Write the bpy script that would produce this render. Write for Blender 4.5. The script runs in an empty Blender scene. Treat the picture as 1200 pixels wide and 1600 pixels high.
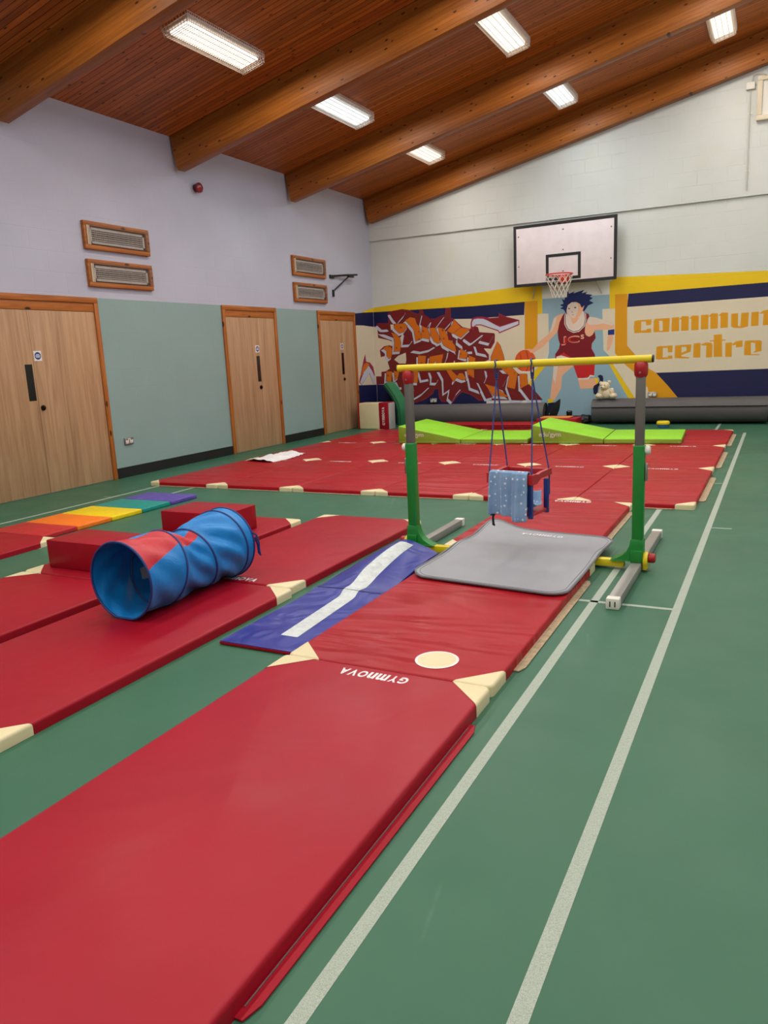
import bpy, bmesh, math, random
from mathutils import Vector, Matrix, noise
random.seed(7)
sc = bpy.context.scene
COL = sc.collection
PI = math.pi
SLOPE = .217
XL, XRW, YB, YF = -7.395, 2.75, 14.12, -2.6      # left wall, right wall, back wall, wall behind the camera
def zceil(x): return 4.36 + SLOPE*(x-XL)

# ------------------------------------------------------------------ materials
def lin(c):
    return tuple(((v/255)/12.92 if v/255 <= .04045 else ((v/255+.055)/1.055)**2.4) for v in c)
class NT:
    def __init__(s, name):
        s.m = bpy.data.materials.new(name); s.m.use_nodes = True
        s.t = s.m.node_tree; s.t.nodes.clear()
        s.out = s.n('ShaderNodeOutputMaterial'); s.b = s.n('ShaderNodeBsdfPrincipled')
        s.l(s.b.outputs[0], s.out.inputs[0])
    def n(s, t, **k):
        x = s.t.nodes.new(t)
        for a, v in k.items(): setattr(x, a, v)
        return x
    def l(s, a, b): s.t.links.new(a, b)
    def coord(s, scale=(1,1,1), rot=(0,0,0)):
        c = s.n('ShaderNodeTexCoord'); m = s.n('ShaderNodeMapping')
        m.inputs['Scale'].default_value = scale; m.inputs['Rotation'].default_value = rot
        s.l(c.outputs['Object'], m.inputs[0]); return m.outputs[0]
    def noise(s, vec, scale, detail=3, rough=.5, dist=0):
        x = s.n('ShaderNodeTexNoise'); x.inputs['Scale'].default_value = scale
        x.inputs['Detail'].default_value = detail; x.inputs['Roughness'].default_value = rough
        x.inputs['Distortion'].default_value = dist
        s.l(vec, x.inputs['Vector']); return x.outputs[0]
    def ramp(s, fac, stops):
        r = s.n('ShaderNodeValToRGB'); e = r.color_ramp.elements
        while len(e) < len(stops): e.new(.5)
        for q, (p, c) in zip(e, stops):
            q.position = p; q.color = (*c, 1) if len(c) == 3 else c
        s.l(fac, r.inputs[0]); return r.outputs[0]
    def mix(s, fac, a, b, mode='MIX'):
        x = s.n('ShaderNodeMix', data_type='RGBA', blend_type=mode)
        for i, v in ((0, fac), (6, a), (7, b)):
            if hasattr(v, 'links'): s.l(v, x.inputs[i])
            else: x.inputs[i].default_value = v if i == 0 else (*v, 1)
        return x.outputs[2]
    def math(s, op, a, b=0):
        x = s.n('ShaderNodeMath', operation=op)
        for i, v in enumerate((a, b)):
            if hasattr(v, 'links'): s.l(v, x.inputs[i])
            else: x.inputs[i].default_value = v
        return x.outputs[0]
    def bump(s, h, strength, dist=.01, nrm=None):
        x = s.n('ShaderNodeBump'); x.inputs['Strength'].default_value = strength; x.inputs['Distance'].default_value = dist
        s.l(h, x.inputs['Height'])
        if nrm: s.l(nrm, x.inputs['Normal'])
        s.l(x.outputs[0], s.b.inputs['Normal']); return x.outputs[0]
    def set(s, color=None, rough=.5, spec=.5, metal=0):
        if color is not None:
            if hasattr(color, 'links'): s.l(color, s.b.inputs['Base Color'])
            else: s.b.inputs['Base Color'].default_value = (*color, 1)
        s.b.inputs['Roughness'].default_value = rough
        s.b.inputs['Specular IOR Level'].default_value = spec
        s.b.inputs['Metallic'].default_value = metal
        return s.m
_plain = {}
def plain(name, rgb, rough=.5, spec=.5, metal=0, var=.06, scale=6, bump=.05, bscale=80):
    """a plain coloured surface with faint mottling and a fine grain"""
    if name in _plain: return _plain[name]
    t = NT(name); v = t.coord(); c = lin(rgb)
    f = t.noise(v, scale, 4)
    col = t.ramp(f, [(.25, tuple(x*(1-var) for x in c)), (.75, tuple(min(1, x*(1+var)) for x in c))])
    t.set(col, rough, spec, metal)
    if bump: t.bump(t.noise(v, bscale, 2), bump, .002)
    _plain[name] = t.m; return t.m
def vinyl(name, rgb, wrinkle=.15, rough=.42, wscale=2.2, stretch=(1,1,1), spec=.4):
    """gym mat vinyl: fine leather grain, soft wrinkles"""
    if name in _plain: return _plain[name]
    t = NT(name); c = lin(rgb); v = t.coord(stretch); v0 = t.coord()
    col = t.ramp(t.noise(v0, 1.3, 5), [(.3, tuple(x*.9 for x in c)), (.7, tuple(min(1, x*1.06) for x in c))])
    t.set(col, rough, spec)
    r = t.ramp(t.noise(v0, 3, 4), [(.3, (rough-.06,)*3), (.7, (rough+.08,)*3)])
    t.l(r, t.b.inputs['Roughness'])
    b1 = t.bump(t.noise(v, wscale, 2.2, .45, 1.4), wrinkle, .10)
    t.bump(t.noise(v0, 260, 1), .08, .001, b1)
    _plain[name] = t.m; return t.m
def wood(name, base, dark, axis=0, plank=0, across=1, rough=.45, knots=True, gs=1.0, groove=.012, spec=.35, tv=(.70, 1.18), kscale=2.6, kn=None):
    """timber with grain along AXIS; PLANK metres wide boards laid ACROSS"""
    if name in _plain: return _plain[name]
    t = NT(name); b, d = lin(base), lin(dark)
    sc_ = [22*gs]*3; sc_[axis] = 1.1*gs
    v = t.coord(tuple(sc_)); v0 = t.coord()
    if plank:
        sep = t.n('ShaderNodeSeparateXYZ'); t.l(v0, sep.inputs[0])
        q = t.math('DIVIDE', sep.outputs[across], plank)
        idx = t.math('FLOOR', q); fr = t.math('FRACT', q)
        wn = t.n('ShaderNodeTexWhiteNoise', noise_dimensions='1D'); t.l(idx, wn.inputs['W'])
        off = t.n('ShaderNodeVectorMath', operation='MULTIPLY_ADD'); t.l(wn.outputs['Color'], off.inputs[0])
        off.inputs[1].default_value = (40, 40, 40); t.l(v, off.inputs[2]); v = off.outputs[0]
    g = t.noise(v, 1.0, 5, .6, 1.2)
    col = t.ramp(g, [(.3, d), (.62, b)])
    if plank:
        tone = t.ramp(wn.outputs['Value'], [(0, (tv[0],)*3), (1, (tv[1],)*3)])
        col = t.mix(1, col, tone, 'MULTIPLY')
        gr = t.math('LESS_THAN', fr, groove/plank)
        col = t.mix(gr, col, tuple(x*.22 for x in d))
    if knots:
        ks = [kscale*2.2]*3; ks[axis] = kscale*.9
        ax = [q for q in range(3) if q != (kn if kn is not None else (axis+1) % 3)]
        sp = t.n('ShaderNodeSeparateXYZ'); t.l(t.coord(tuple(ks)), sp.inputs[0])
        cb = t.n('ShaderNodeCombineXYZ'); t.l(sp.outputs[ax[0]], cb.inputs[0]); t.l(sp.outputs[ax[1]], cb.inputs[1])
        vo = t.n('ShaderNodeTexVoronoi', voronoi_dimensions='2D'); vo.inputs['Scale'].default_value = 1
        t.l(cb.outputs[0], vo.inputs['Vector'])
        k = t.ramp(vo.outputs['Distance'], [(.045, (1,)*3), (.075, (0,)*3)])
        pick = t.math('GREATER_THAN', t.noise(v0, 2.3, 2), .46)
        k = t.math('MULTIPLY', k, pick)
        col = t.mix(k, col, tuple(x*.22 for x in d))
    t.set(col, rough, spec)
    if plank: t.bump(t.math('SUBTRACT', 1, gr), .5, .004)
    else: t.bump(g, .08, .003)
    _plain[name] = t.m; return t.m
def blockwork(name, rgb, horiz='x', rough=.6, var=.05, strength=.25, spec=.3, stain=None):
    """painted concrete blocks: mortar joints showing through as a bump"""
    if name in _plain: return _plain[name]
    t = NT(name); c = lin(rgb)
    tc = t.n('ShaderNodeTexCoord'); sep = t.n('ShaderNodeSeparateXYZ'); t.l(tc.outputs['Object'], sep.inputs[0])
    cb = t.n('ShaderNodeCombineXYZ'); t.l(sep.outputs['X' if horiz == 'x' else 'Y'], cb.inputs[0]); t.l(sep.outputs['Z'], cb.inputs[1])
    br = t.n('ShaderNodeTexBrick'); t.l(cb.outputs[0], br.inputs['Vector'])
    for k, v in (('Scale', 1), ('Mortar Size', .006), ('Mortar Smooth', .8), ('Brick Width', .45), ('Row Height', .225)): br.inputs[k].default_value = v
    f = t.noise(tc.outputs['Object'], 1.1, 5)
    col = t.ramp(f, [(.3, tuple(x*(1-var) for x in c)), (.7, tuple(min(1, x*(1+var)) for x in c))])
    if stain:
        s = t.ramp(t.noise(tc.outputs['Object'], .9, 6, .6), [(.6, (0,)*3), (.78, (.35,)*3)])
        col = t.mix(s, col, lin(stain))
    t.set(col, rough, spec)
    h = t.math('MULTIPLY', br.outputs['Fac'], t.ramp(t.noise(tc.outputs['Object'], 1.7, 3), [(.35, (0,)*3), (.65, (1,)*3)]))
    h = t.math('SUBTRACT', t.math('MULTIPLY', t.noise(tc.outputs['Object'], 45, 3), .25), h)
    t.bump(h, strength, .006)
    _plain[name] = t.m; return t.m
def emit(name, rgb, strength):
    t = NT(name); e = t.n('ShaderNodeEmission'); e.inputs[0].default_value = (*rgb, 1); e.inputs[1].default_value = strength
    t.l(e.outputs[0], t.out.inputs[0]); return t.m

# ------------------------------------------------------------------ mesh helpers
def bm_new(): return bmesh.new()
def box(bm, x0, x1, y0, y1, z0, z1, M=None):
    vs = [bm.verts.new((x, y, z)) for x in (x0, x1) for y in (y0, y1) for z in (z0, z1)]
    for f in ((0,1,3,2), (4,6,7,5), (0,4,5,1), (2,3,7,6), (0,2,6,4), (1,5,7,3)): bm.faces.new([vs[i] for i in f])
    if M is not None: bmesh.ops.transform(bm, matrix=M, verts=vs)
    return vs
def rbox(bm, x0, x1, y0, y1, z0, z1, r=.01, seg=3, M=None):
    b = bmesh.new(); box(b, x0, x1, y0, y1, z0, z1)
    bmesh.ops.recalc_face_normals(b, faces=b.faces)
    bmesh.ops.bevel(b, geom=list(b.edges), offset=r, segments=seg, profile=.5, affect='EDGES')
    if M is not None: b.transform(M)
    join(bm, b)
def join(bm, b):
    me = bpy.data.meshes.new('t'); b.to_mesh(me); b.free(); bm.from_mesh(me); bpy.data.meshes.remove(me)
def tube(bm, pts, r, n=8, closed=False, cap=True):
    """round tube along a list of points; r a number or a list"""
    pts = [Vector(p) for p in pts]; N = len(pts); rings = []
    R = r if isinstance(r, (list, tuple)) else [r]*N
    prev = None
    for i, p in enumerate(pts):
        a = pts[(i-1) % N] if closed or i > 0 else p
        b = pts[(i+1) % N] if closed or i < N-1 else p
        t = (b-a).normalized()
        if prev is None:
            u = t.orthogonal().normalized()
        else:
            u = (prev - t*prev.dot(t)).normalized()
        prev = u; w = t.cross(u)
        rings.append([bm.verts.new(p + R[i]*(math.cos(2*PI*k/n)*u + math.sin(2*PI*k/n)*w)) for k in range(n)])
    for i in range(N if closed else N-1):
        a, b = rings[i], rings[(i+1) % N]
        if closed and i == N-1:      # match the seam
            k0 = min(range(n), key=lambda k: (b[k].co-a[0].co).length)
            b = b[k0:]+b[:k0]
        for k in range(n): bm.faces.new((a[k], a[(k+1) % n], b[(k+1) % n], b[k]))
    if cap and not closed:
        bm.faces.new(list(reversed(rings[0]))); bm.faces.new(rings[-1])
def lathe(bm, prof, n=24, M=None):
    """surface of revolution about z from (r, z) pairs"""
    rings = []; vs = []
    for r, z in prof:
        ring = [bm.verts.new((max(r, 1e-5)*math.cos(2*PI*k/n), max(r, 1e-5)*math.sin(2*PI*k/n), z)) for k in range(n)]
        rings.append(ring); vs += ring
    for a, b in zip(rings, rings[1:]):
        for k in range(n): bm.faces.new((a[k], a[(k+1) % n], b[(k+1) % n], b[k]))
    bm.faces.new(list(reversed(rings[0]))); bm.faces.new(rings[-1])
    if M is not None: bmesh.ops.transform(bm, matrix=M, verts=vs)
def prism(bm, pts, a, b, axis):
    """extrude a 2-D outline between a and b along AXIS ('x','y','z')"""
    def P(p, t): return {'x': (t, p[0], p[1]), 'y': (p[0], t, p[1]), 'z': (p[0], p[1], t)}[axis]
    A = [bm.verts.new(P(p, a)) for p in pts]; B = [bm.verts.new(P(p, b)) for p in pts]; n = len(pts)
    bm.faces.new(A); bm.faces.new(list(reversed(B)))
    for i in range(n): bm.faces.new((A[i], B[i], B[(i+1) % n], A[(i+1) % n]))
def loft(bm, secs):
    rings = [[bm.verts.new(p) for p in s] for s in secs]; n = len(secs[0])
    for a, b in zip(rings, rings[1:]):
        for k in range(n): bm.faces.new((a[k], a[(k+1) % n], b[(k+1) % n], b[k]))
    bm.faces.new(list(reversed(rings[0]))); bm.faces.new(rings[-1])
def sheet(bm, f, nu, nv, thick=0):
    """grid surface from f(u, v); THICK gives it a second face and closed rim"""
    g = [[bm.verts.new(f(i/nu, j/nv)) for j in range(nv+1)] for i in range(nu+1)]
    for i in range(nu):
        for j in range(nv): bm.faces.new((g[i][j], g[i+1][j], g[i+1][j+1], g[i][j+1]))
    if thick:
        bm.normal_update()
        r = bmesh.ops.solidify(bm, geom=list(bm.faces), thickness=thick)
def slab(bm, f, nu, nv, t):
    """sheet with a flat underside copy T lower and a closed rim"""
    A = [[bm.verts.new(f(i/nu, j/nv)) for j in range(nv+1)] for i in range(nu+1)]
    B = [[bm.verts.new(v.co-Vector((0, 0, t))) for v in r] for r in A]
    for i in range(nu):
        for j in range(nv):
            bm.faces.new((A[i][j], A[i+1][j], A[i+1][j+1], A[i][j+1])); bm.faces.new((B[i][j], B[i][j+1], B[i+1][j+1], B[i+1][j]))
    ea = [A[i][0] for i in range(nu)]+[A[nu][j] for j in range(nv)]+[A[nu-i][nv] for i in range(nu)]+[A[0][nv-j] for j in range(nv)]
    eb = [B[i][0] for i in range(nu)]+[B[nu][j] for j in range(nv)]+[B[nu-i][nv] for i in range(nu)]+[B[0][nv-j] for j in range(nv)]
    for k in range(len(ea)):
        k2 = (k+1) % len(ea); bm.faces.new((ea[k], eb[k], eb[k2], ea[k2]))
def obj(name, bm, mat, parent=None, smooth=False, local=False, sharp=40, label=None):
    bmesh.ops.recalc_face_normals(bm, faces=bm.faces)
    me = bpy.data.meshes.new(name)
    if parent is not None and not local:
        bm.transform(Matrix.Translation(-parent.location))
    bm.to_mesh(me); bm.free()
    for m in (mat if isinstance(mat, (list, tuple)) else [mat]): me.materials.append(m)
    if smooth:
        me.shade_smooth()
        if sharp: me.set_sharp_from_angle(angle=math.radians(sharp))
    o = bpy.data.objects.new(name, me); COL.objects.link(o)
    if parent is not None: o.parent = parent
    if label: o['label'] = label
    return o
def thing(name, label, cat, loc=(0,0,0), rz=0, group=None):
    o = bpy.data.objects.new(name, None); COL.objects.link(o); o.empty_display_size = .1
    o.location = loc; o.rotation_euler = (0, 0, rz)
    tag(o, label, cat, group); return o
def tag(o, label, cat, group=None):
    o['label'] = label; o['category'] = cat
    if group: o['group'] = group
    return o
def struct(o, label=None):
    o['kind'] = 'structure'
    if label: o['label'] = label
    return o
def sroot(name, loc=(0,0,0), label=None):
    o = bpy.data.objects.new(name, None); COL.objects.link(o); o.location = loc; return struct(o, label)
def dup(root, loc, label=None, group=None):
    r = root.copy(); COL.objects.link(r); r.location = loc
    if label: r['label'] = label
    if group: r['group'] = group
    for ch in list(root.children):
        c = ch.copy(); COL.objects.link(c); c.parent = r
        for g in ch.children:
            d = g.copy(); COL.objects.link(d); d.parent = c
    return r
_txt = {}
def text_bm(body, width, height=None, spacing=1.0, bold=.016):
    """flat lettering in the xy plane, centred on the origin, WIDTH across"""
    key = (body, spacing, bold)
    if key not in _txt:
        cu = bpy.data.curves.new('t', 'FONT'); cu.body = body; cu.size = 1; cu.space_character = spacing; cu.offset = bold
        o = bpy.data.objects.new('t', cu); COL.objects.link(o)
        dg = bpy.context.evaluated_depsgraph_get(); dg.update()
        me = bpy.data.meshes.new_from_object(o.evaluated_get(dg))
        bpy.data.objects.remove(o); bpy.data.curves.remove(cu); _txt[key] = me
    b = bmesh.new(); b.from_mesh(_txt[key])
    xs = [v.co.x for v in b.verts]; ys = [v.co.y for v in b.verts]
    b.transform(Matrix.Translation((-(min(xs)+max(xs))/2, -(min(ys)+max(ys))/2, 0)))
    s = width/(max(xs)-min(xs)); sy = height/(max(ys)-min(ys)) if height else s
    b.transform(Matrix.Diagonal((s, sy, 1, 1)))
    return b

def unicase_bm(body, width, height):
    """letters all brought to one height, set in a row"""
    out = bmesh.new(); x = 0
    for ch in body:
        b = text_bm(ch, 1.0, bold=.035); ys = [v.co.y for v in b.verts]; h = max(ys)-min(ys)
        wd = {'m': 1.15, 'n': .80, 'G': .88, 'Y': .85, 'O': .90, 'V': .85, 'A': .90}.get(ch, .85)
        b.transform(Matrix.Translation((x+wd/2, 0, 0)) @ Matrix.Diagonal((wd, 1/h, 1, 1)))
        join(out, b); x += wd+.14
    x -= .14
    out.transform(Matrix.Diagonal((width/x, height, 1, 1)) @ Matrix.Translation((-x/2, 0, 0))); return out
# ------------------------------------------------------------------ palette
RED = vinyl('red_vinyl', (152,12,32), .10, spec=.2)
REDW = vinyl('red_vinyl_soft', (160,16,30), .75, .40, .9, (.7, 2.6, 1), .22)
REDF = vinyl('red_vinyl_front', (158,14,36), .06, .40, spec=.24)
CREAM = vinyl('cream_vinyl', (220,207,165), .10, .45)
BLUEV = vinyl('blue_vinyl', (44,52,140), .35, .38, 3)
GREYV = vinyl('grey_vinyl', (148,150,156), .06, .5)
LIME = vinyl('lime_vinyl', (142,214,40), .12, .45, 3)
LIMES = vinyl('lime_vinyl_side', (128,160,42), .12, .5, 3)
WHITE_PRINT = plain('white_print', (225,222,222), .5, bump=0)
TAN = plain('tan_carpet', (168,150,122), .95, .1, var=.25, scale=45, bump=.5, bscale=160)
BLACK = plain('black_plastic', (18,18,20), .4)
CHROME = plain('brushed_steel', (165,163,160), .35, .5, 1, var=.05)
GREYM = plain('grey_steel', (120,117,112), .42, .5, .6)
YELLOWP = plain('yellow_paint', (222,200,28), .35)
GREENP = plain('green_paint', (20,125,45), .32)
REDP = plain('red_plastic', (165,20,28), .35)
WHITEP = plain('white_plastic', (225,222,212), .45)
PINE = wood('orange_pine', (178,106,44), (140,72,22), 2, kscale=1.8, kn=0)
PINEH = wood('orange_pine_across', (178,106,44), (140,72,22), 1, kscale=1.8, kn=0)
WALLW = blockwork('white_painted_block', (180,181,195), 'y', strength=.3)
DADO = blockwork('sage_green_painted_block', (138,162,158), 'y', .45, strength=.2)
WALLB = blockwork('white_painted_block_back', (206,210,205), 'x', strength=.6, stain=(205,200,160))

EMIT, SKY, EXPO, WATTS = 1.0, 2.6, 1.45, 13.5; LS = (.37, .43); BALL = (-4.238, 1.15, .203); JCPOS = (-3.40, 1.482)

# ================================================================== THE ROOM
# floor
t = NT('green_sports_vinyl'); v = t.coord()
col = t.ramp(t.noise(v, .8, 6, .6), [(.3, lin((50,96,73))), (.7, lin((58,106,82)))])
scuff = t.n('ShaderNodeTexVoronoi', feature='DISTANCE_TO_EDGE'); scuff.inputs['Scale'].default_value = 1
t.l(t.coord((1.1, .35, 1), (0, 0, .6)), scuff.inputs['Vector'])
sm = t.math('MULTIPLY', t.ramp(scuff.outputs['Distance'], [(.0, (.5,)*3), (.006, (0,)*3)]), t.ramp(t.noise(v, 1.6, 4), [(.6, (0,)*3), (.7, (.5,)*3)]))
col = t.mix(sm, col, lin((150,180,165)))
t.set(col, .42, .28)
t.l(t.ramp(t.noise(v, 2.2, 5), [(.3, (.36,)*3), (.7, (.5,)*3)]), t.b.inputs['Roughness'])
t.bump(t.noise(v, 300, 1), .05, .001)
FLOORM = t.m
bm = bm_new(); box(bm, XL-.2, XRW+.2, YF-.2, YB+.2, -.15, 0); floor = struct(obj('floor', bm, FLOORM), 'green vinyl sports hall floor')
t = NT('white_court_tape'); v = t.coord()
col = t.ramp(t.noise(v, 420, 2), [(.35, lin((138,150,136))), (.6, lin((166,178,164)))])
LINE = t.set(col, .55)
def line(x0, x1, y0, y1): bm = bm_new(); box(bm, x0, x1, y0, y1, 0, .0012); obj('court_line', bm, LINE, floor)
line(-.438, -.396, -2.5, 12.5); line(-.862, -.820, -2.5, 14.0)
line(-1.6, -.438, 4.03, 4.06); line(-.394, -.258, 6.01, 6.03); line(-.52, -.44, 7.97, 7.99)
line(-6.43, -6.39, -2.5, 12.0); line(-5.90, -5.865, 2, 12.0); line(-6.53, -6.43, 5.89, 5.91); line(-5.86, -5.15, 3.95, 3.97)

# walls
bm = bm_new(); box(bm, XL-.2, XL, YF, YB, 0, 2.215)
wl = struct(obj('wall_left', bm, DADO), 'left wall, sage green below and white above')
bm = bm_new(); prism(bm, [(XL, 2.215), (XL, zceil(XL)+.02), (XL-.2, zceil(XL)+.02), (XL-.2, 2.215)], YF, YB, 'y'); obj('upper_wall', bm, WALLW, wl)
bm = bm_new(); prism(bm, [(XL-.2, 0), (XRW+.2, 0), (XRW+.2, zceil(XRW)+.1), (XL-.2, zceil(XL)+.1)], YB, YB+.2, 'y')
wbk = struct(obj('wall_back', bm, WALLB), 'white painted block back wall')
bm = bm_new()   # upper part of the gable stands slightly proud, with a lip
prism(bm, [(XL+.002, 3.60), (XRW, 3.56), (XRW, zceil(XRW)), (XL+.002, zceil(XL)-.02)], YB-.035, YB+.01, 'y'); obj('upper_wall', bm, WALLB, wbk)
bm = bm_new(); prism(bm, [(XL-.2, 0), (XRW+.2, 0), (XRW+.2, zceil(XRW)+.1), (XL-.2, zceil(XL)+.1)], YF-.2, YF, 'y')
struct(obj('wall_front', bm, WALLB), 'wall behind the camera')
# right wall with a band of clerestory windows under the roof
WZ0, WZ1 = 4.75, 5.95
wins = [(y, y+2.0) for y in (-1.9, .8, 3.5, 6.2, 8.9)]
bm = bm_new()
box(bm, XRW, XRW+.2, YF, YB, 0, WZ0)
prev = YF
for a, b in wins:
    box(bm, XRW, XRW+.2, prev, a, WZ0, WZ1); prev = b
box(bm, XRW, XRW+.2, prev, YB, WZ0, WZ1); box(bm, XRW, XRW+.2, YF, YB, WZ1, zceil(XRW)+.1)
struct(obj('wall_right', bm, blockwork('white_painted_block_right', (208,208,206), 'y', strength=.2)), 'right wall with high windows')
t = NT('clear_glass'); tr = t.n('ShaderNodeBsdfTransparent'); gl = t.n('ShaderNodeBsdfGlossy'); gl.inputs['Roughness'].default_value = .02
mx = t.n('ShaderNodeMixShader'); mx.inputs[0].default_value = .06
t.l(tr.outputs[0], mx.inputs[1]); t.l(gl.outputs[0], mx.inputs[2]); t.l(mx.outputs[0], t.out.inputs[0]); GLASS = t.m
for i, (a, b) in enumerate(wins):
    w = sroot('window_%d' % (i+1), (XRW+.1, (a+b)/2, WZ0), 'high clerestory window')
    bm = bm_new()
    for q in ((a, a+.06), (b-.06, b), ((a+b)/2-.03, (a+b)/2+.03)): box(bm, XRW+.05, XRW+.15, q[0], q[1], WZ0, WZ1)
    for q in ((WZ0, WZ0+.06), (WZ1-.06, WZ1)): box(bm, XRW+.05, XRW+.15, a+.06, b-.06, q[0], q[1])
    obj('window_frame', bm, WHITEP, w)
    bm = bm_new(); box(bm, XRW+.095, XRW+.105, a+.06, b-.06, WZ0+.06, WZ1-.06); obj('pane', bm, GLASS, w)

# ceiling: boards running up the slope, built flat then tilted
ang = math.atan(SLOPE); L = (XRW-XL+.6)/math.cos(ang)
CEILM = wood('stained_ceiling_boards', (188,106,42), (146,76,27), 0, .078, 1, .45, groove=.009, spec=.3, kn=2, kscale=2.9)
bm = bm_new(); box(bm, -.3, L, YF-.2, YB+.2, 0, .12)
ce = obj('ceiling', bm, CEILM); ce.location = (XL, 0, 4.36); ce.rotation_euler = (0, -ang, 0); struct(ce, 'sloping stained timber board ceiling')
BEAMM = wood('glulam_beam', (180,108,40), (148,82,26), 0, .045, 2, .45, groove=.001, spec=.3, kscale=3.0, kn=1)
for i, yb in enumerate((-2.27, .43, 3.13, 5.81, 8.51, 11.21, 13.91)):
    bm = bm_new(); d = .455*math.cos(ang)
    rbox(bm, 0, L-.35, 0, .14 if yb < 13.5 else .175, -d, -.002, .004, 2)
    o = obj('roof_beam', bm, BEAMM, smooth=True); o.location = (XL, yb, 4.36); o.rotation_euler = (0, -ang, 0)
    struct(o, 'laminated timber roof beam')

# skirting
SKIRT = plain('black_skirting', (20,20,22), .5)
bm = bm_new()
for a, b in ((YF, 4.9), (6.945, 9.27), (10.665, 11.935), (13.32, YB)): box(bm, XL, XL+.014, a, b, 0, .13)
struct(obj('baseboard_left', bm, SKIRT))
bm = bm_new(); box(bm, XL+.014, XRW, YB-.014, YB, 0, .13); struct(obj('baseboard_back', bm, SKIRT))

# doors (all on the left wall)
DOORM = wood('oak_door_laminate', (186,148,112), (160,120,86), 2, .23, 1, .45, False, .8, .0, .3, tv=(.92, 1.06))
LOCKM = plain('dark_bronze', (35,30,28), .3, .5, .8)
DARKG = plain('dark_vision_glass', (16,14,14), .12, .6, var=0, bump=0)
SIGNB = plain('sign_blue', (25,60,130), .4, bump=0)
def door(n, y0, y1, split, vis, sign, lock, label):
    r = sroot('door_%d' % n, (XL, (y0+y1)/2, 0), label)
    x = XL
    bm = bm_new()
    rbox(bm, x, x+.03, y0, y0+.062, 0, 2.215, .006, 2); rbox(bm, x, x+.03, y1-.062, y1, 0, 2.215, .006, 2)
    obj('door_frame', bm, PINE, r, True)
    bm = bm_new(); rbox(bm, x, x+.032, y0+.002, y1-.002, 2.15, 2.216, .006, 2); obj('door_head', bm, PINEH, r, True)
    bm = bm_new(); rbox(bm, x, x+.016, y0+.062, y1-.062, 2.052, 2.15, .003, 2); obj('overpanel', bm, PINEH, r, True)
    for k, (a, b) in enumerate(((y0+.064, split-.002), (split+.002, y1-.064))):
        bm = bm_new(); rbox(bm, x, x+.010, a, b, .008, 2.048, .002, 2); lf = obj('door_leaf', bm, DOORM, r, True)
        if a <= vis[0] < b:
            bm = bm_new(); box(bm, x+.008, x+.0115, vis[0], vis[1], 1.06, 1.46); obj('vision_panel', bm, DARKG, lf, local=False).parent = lf
        if a <= lock[0] < b:
            bm = bm_new(); lathe(bm, [(.03, 0), (.03, .012), (.016, .014), (.012, .03), (.004, .032)], 20, Matrix.Translation((x+.01, lock[0], lock[1])) @ Matrix.Rotation(PI/2, 4, 'Y'))
            obj('lock', bm, LOCKM, lf, True)
        if a <= sign[0] < b:
            bm = bm_new(); box(bm, x+.009, x+.012, sign[0]-.05, sign[0]+.05, sign[1]-.055, sign[1]+.055); sg = obj('fire_door_sign', bm, WHITEP, lf)
            sg['label'] = 'white square sign with a blue disc'
            bm = bm_new(); lathe(bm, [(.042, 0), (.042, .001)], 28, Matrix.Translation((x+.012, sign[0], sign[1])) @ Matrix.Rotation(PI/2, 4, 'Y')); 
            o = obj('blue_disc', bm, SIGNB, lf)
            bm = bm_new()
            for dz, w in ((.014, .022), (0, .034), (-.014, .026)): box(bm, x+.013, x+.0134, sign[0]-w, sign[0]+w, sign[1]+dz-.004, sign[1]+dz+.004)
            obj('sign_print', bm, WHITEP, lf)
    # children were built in world space relative to the leaf's own (zero) origin: shift back
    for lf in [c for c in r.children if c.name.startswith('door_leaf')]:
        for c in lf.children: c.location = -r.location
    return r
door(1, 5.0, 6.925, 5.918, (5.80, 5.895), (5.985, 1.55), (5.965, .975), 'wide pair of oak doors nearest the camera')
door(2, 9.28, 10.66, 10.145, (10.05, 10.135), (10.09, 1.57), (10.11, .97), 'oak door and a half in the middle of the left wall')
door(3, 11.945, 13.31, 12.825, (12.73, 12.815), (12.765, 1.58), (12.79, .97), 'oak door and a half next to the mural corner')
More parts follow.
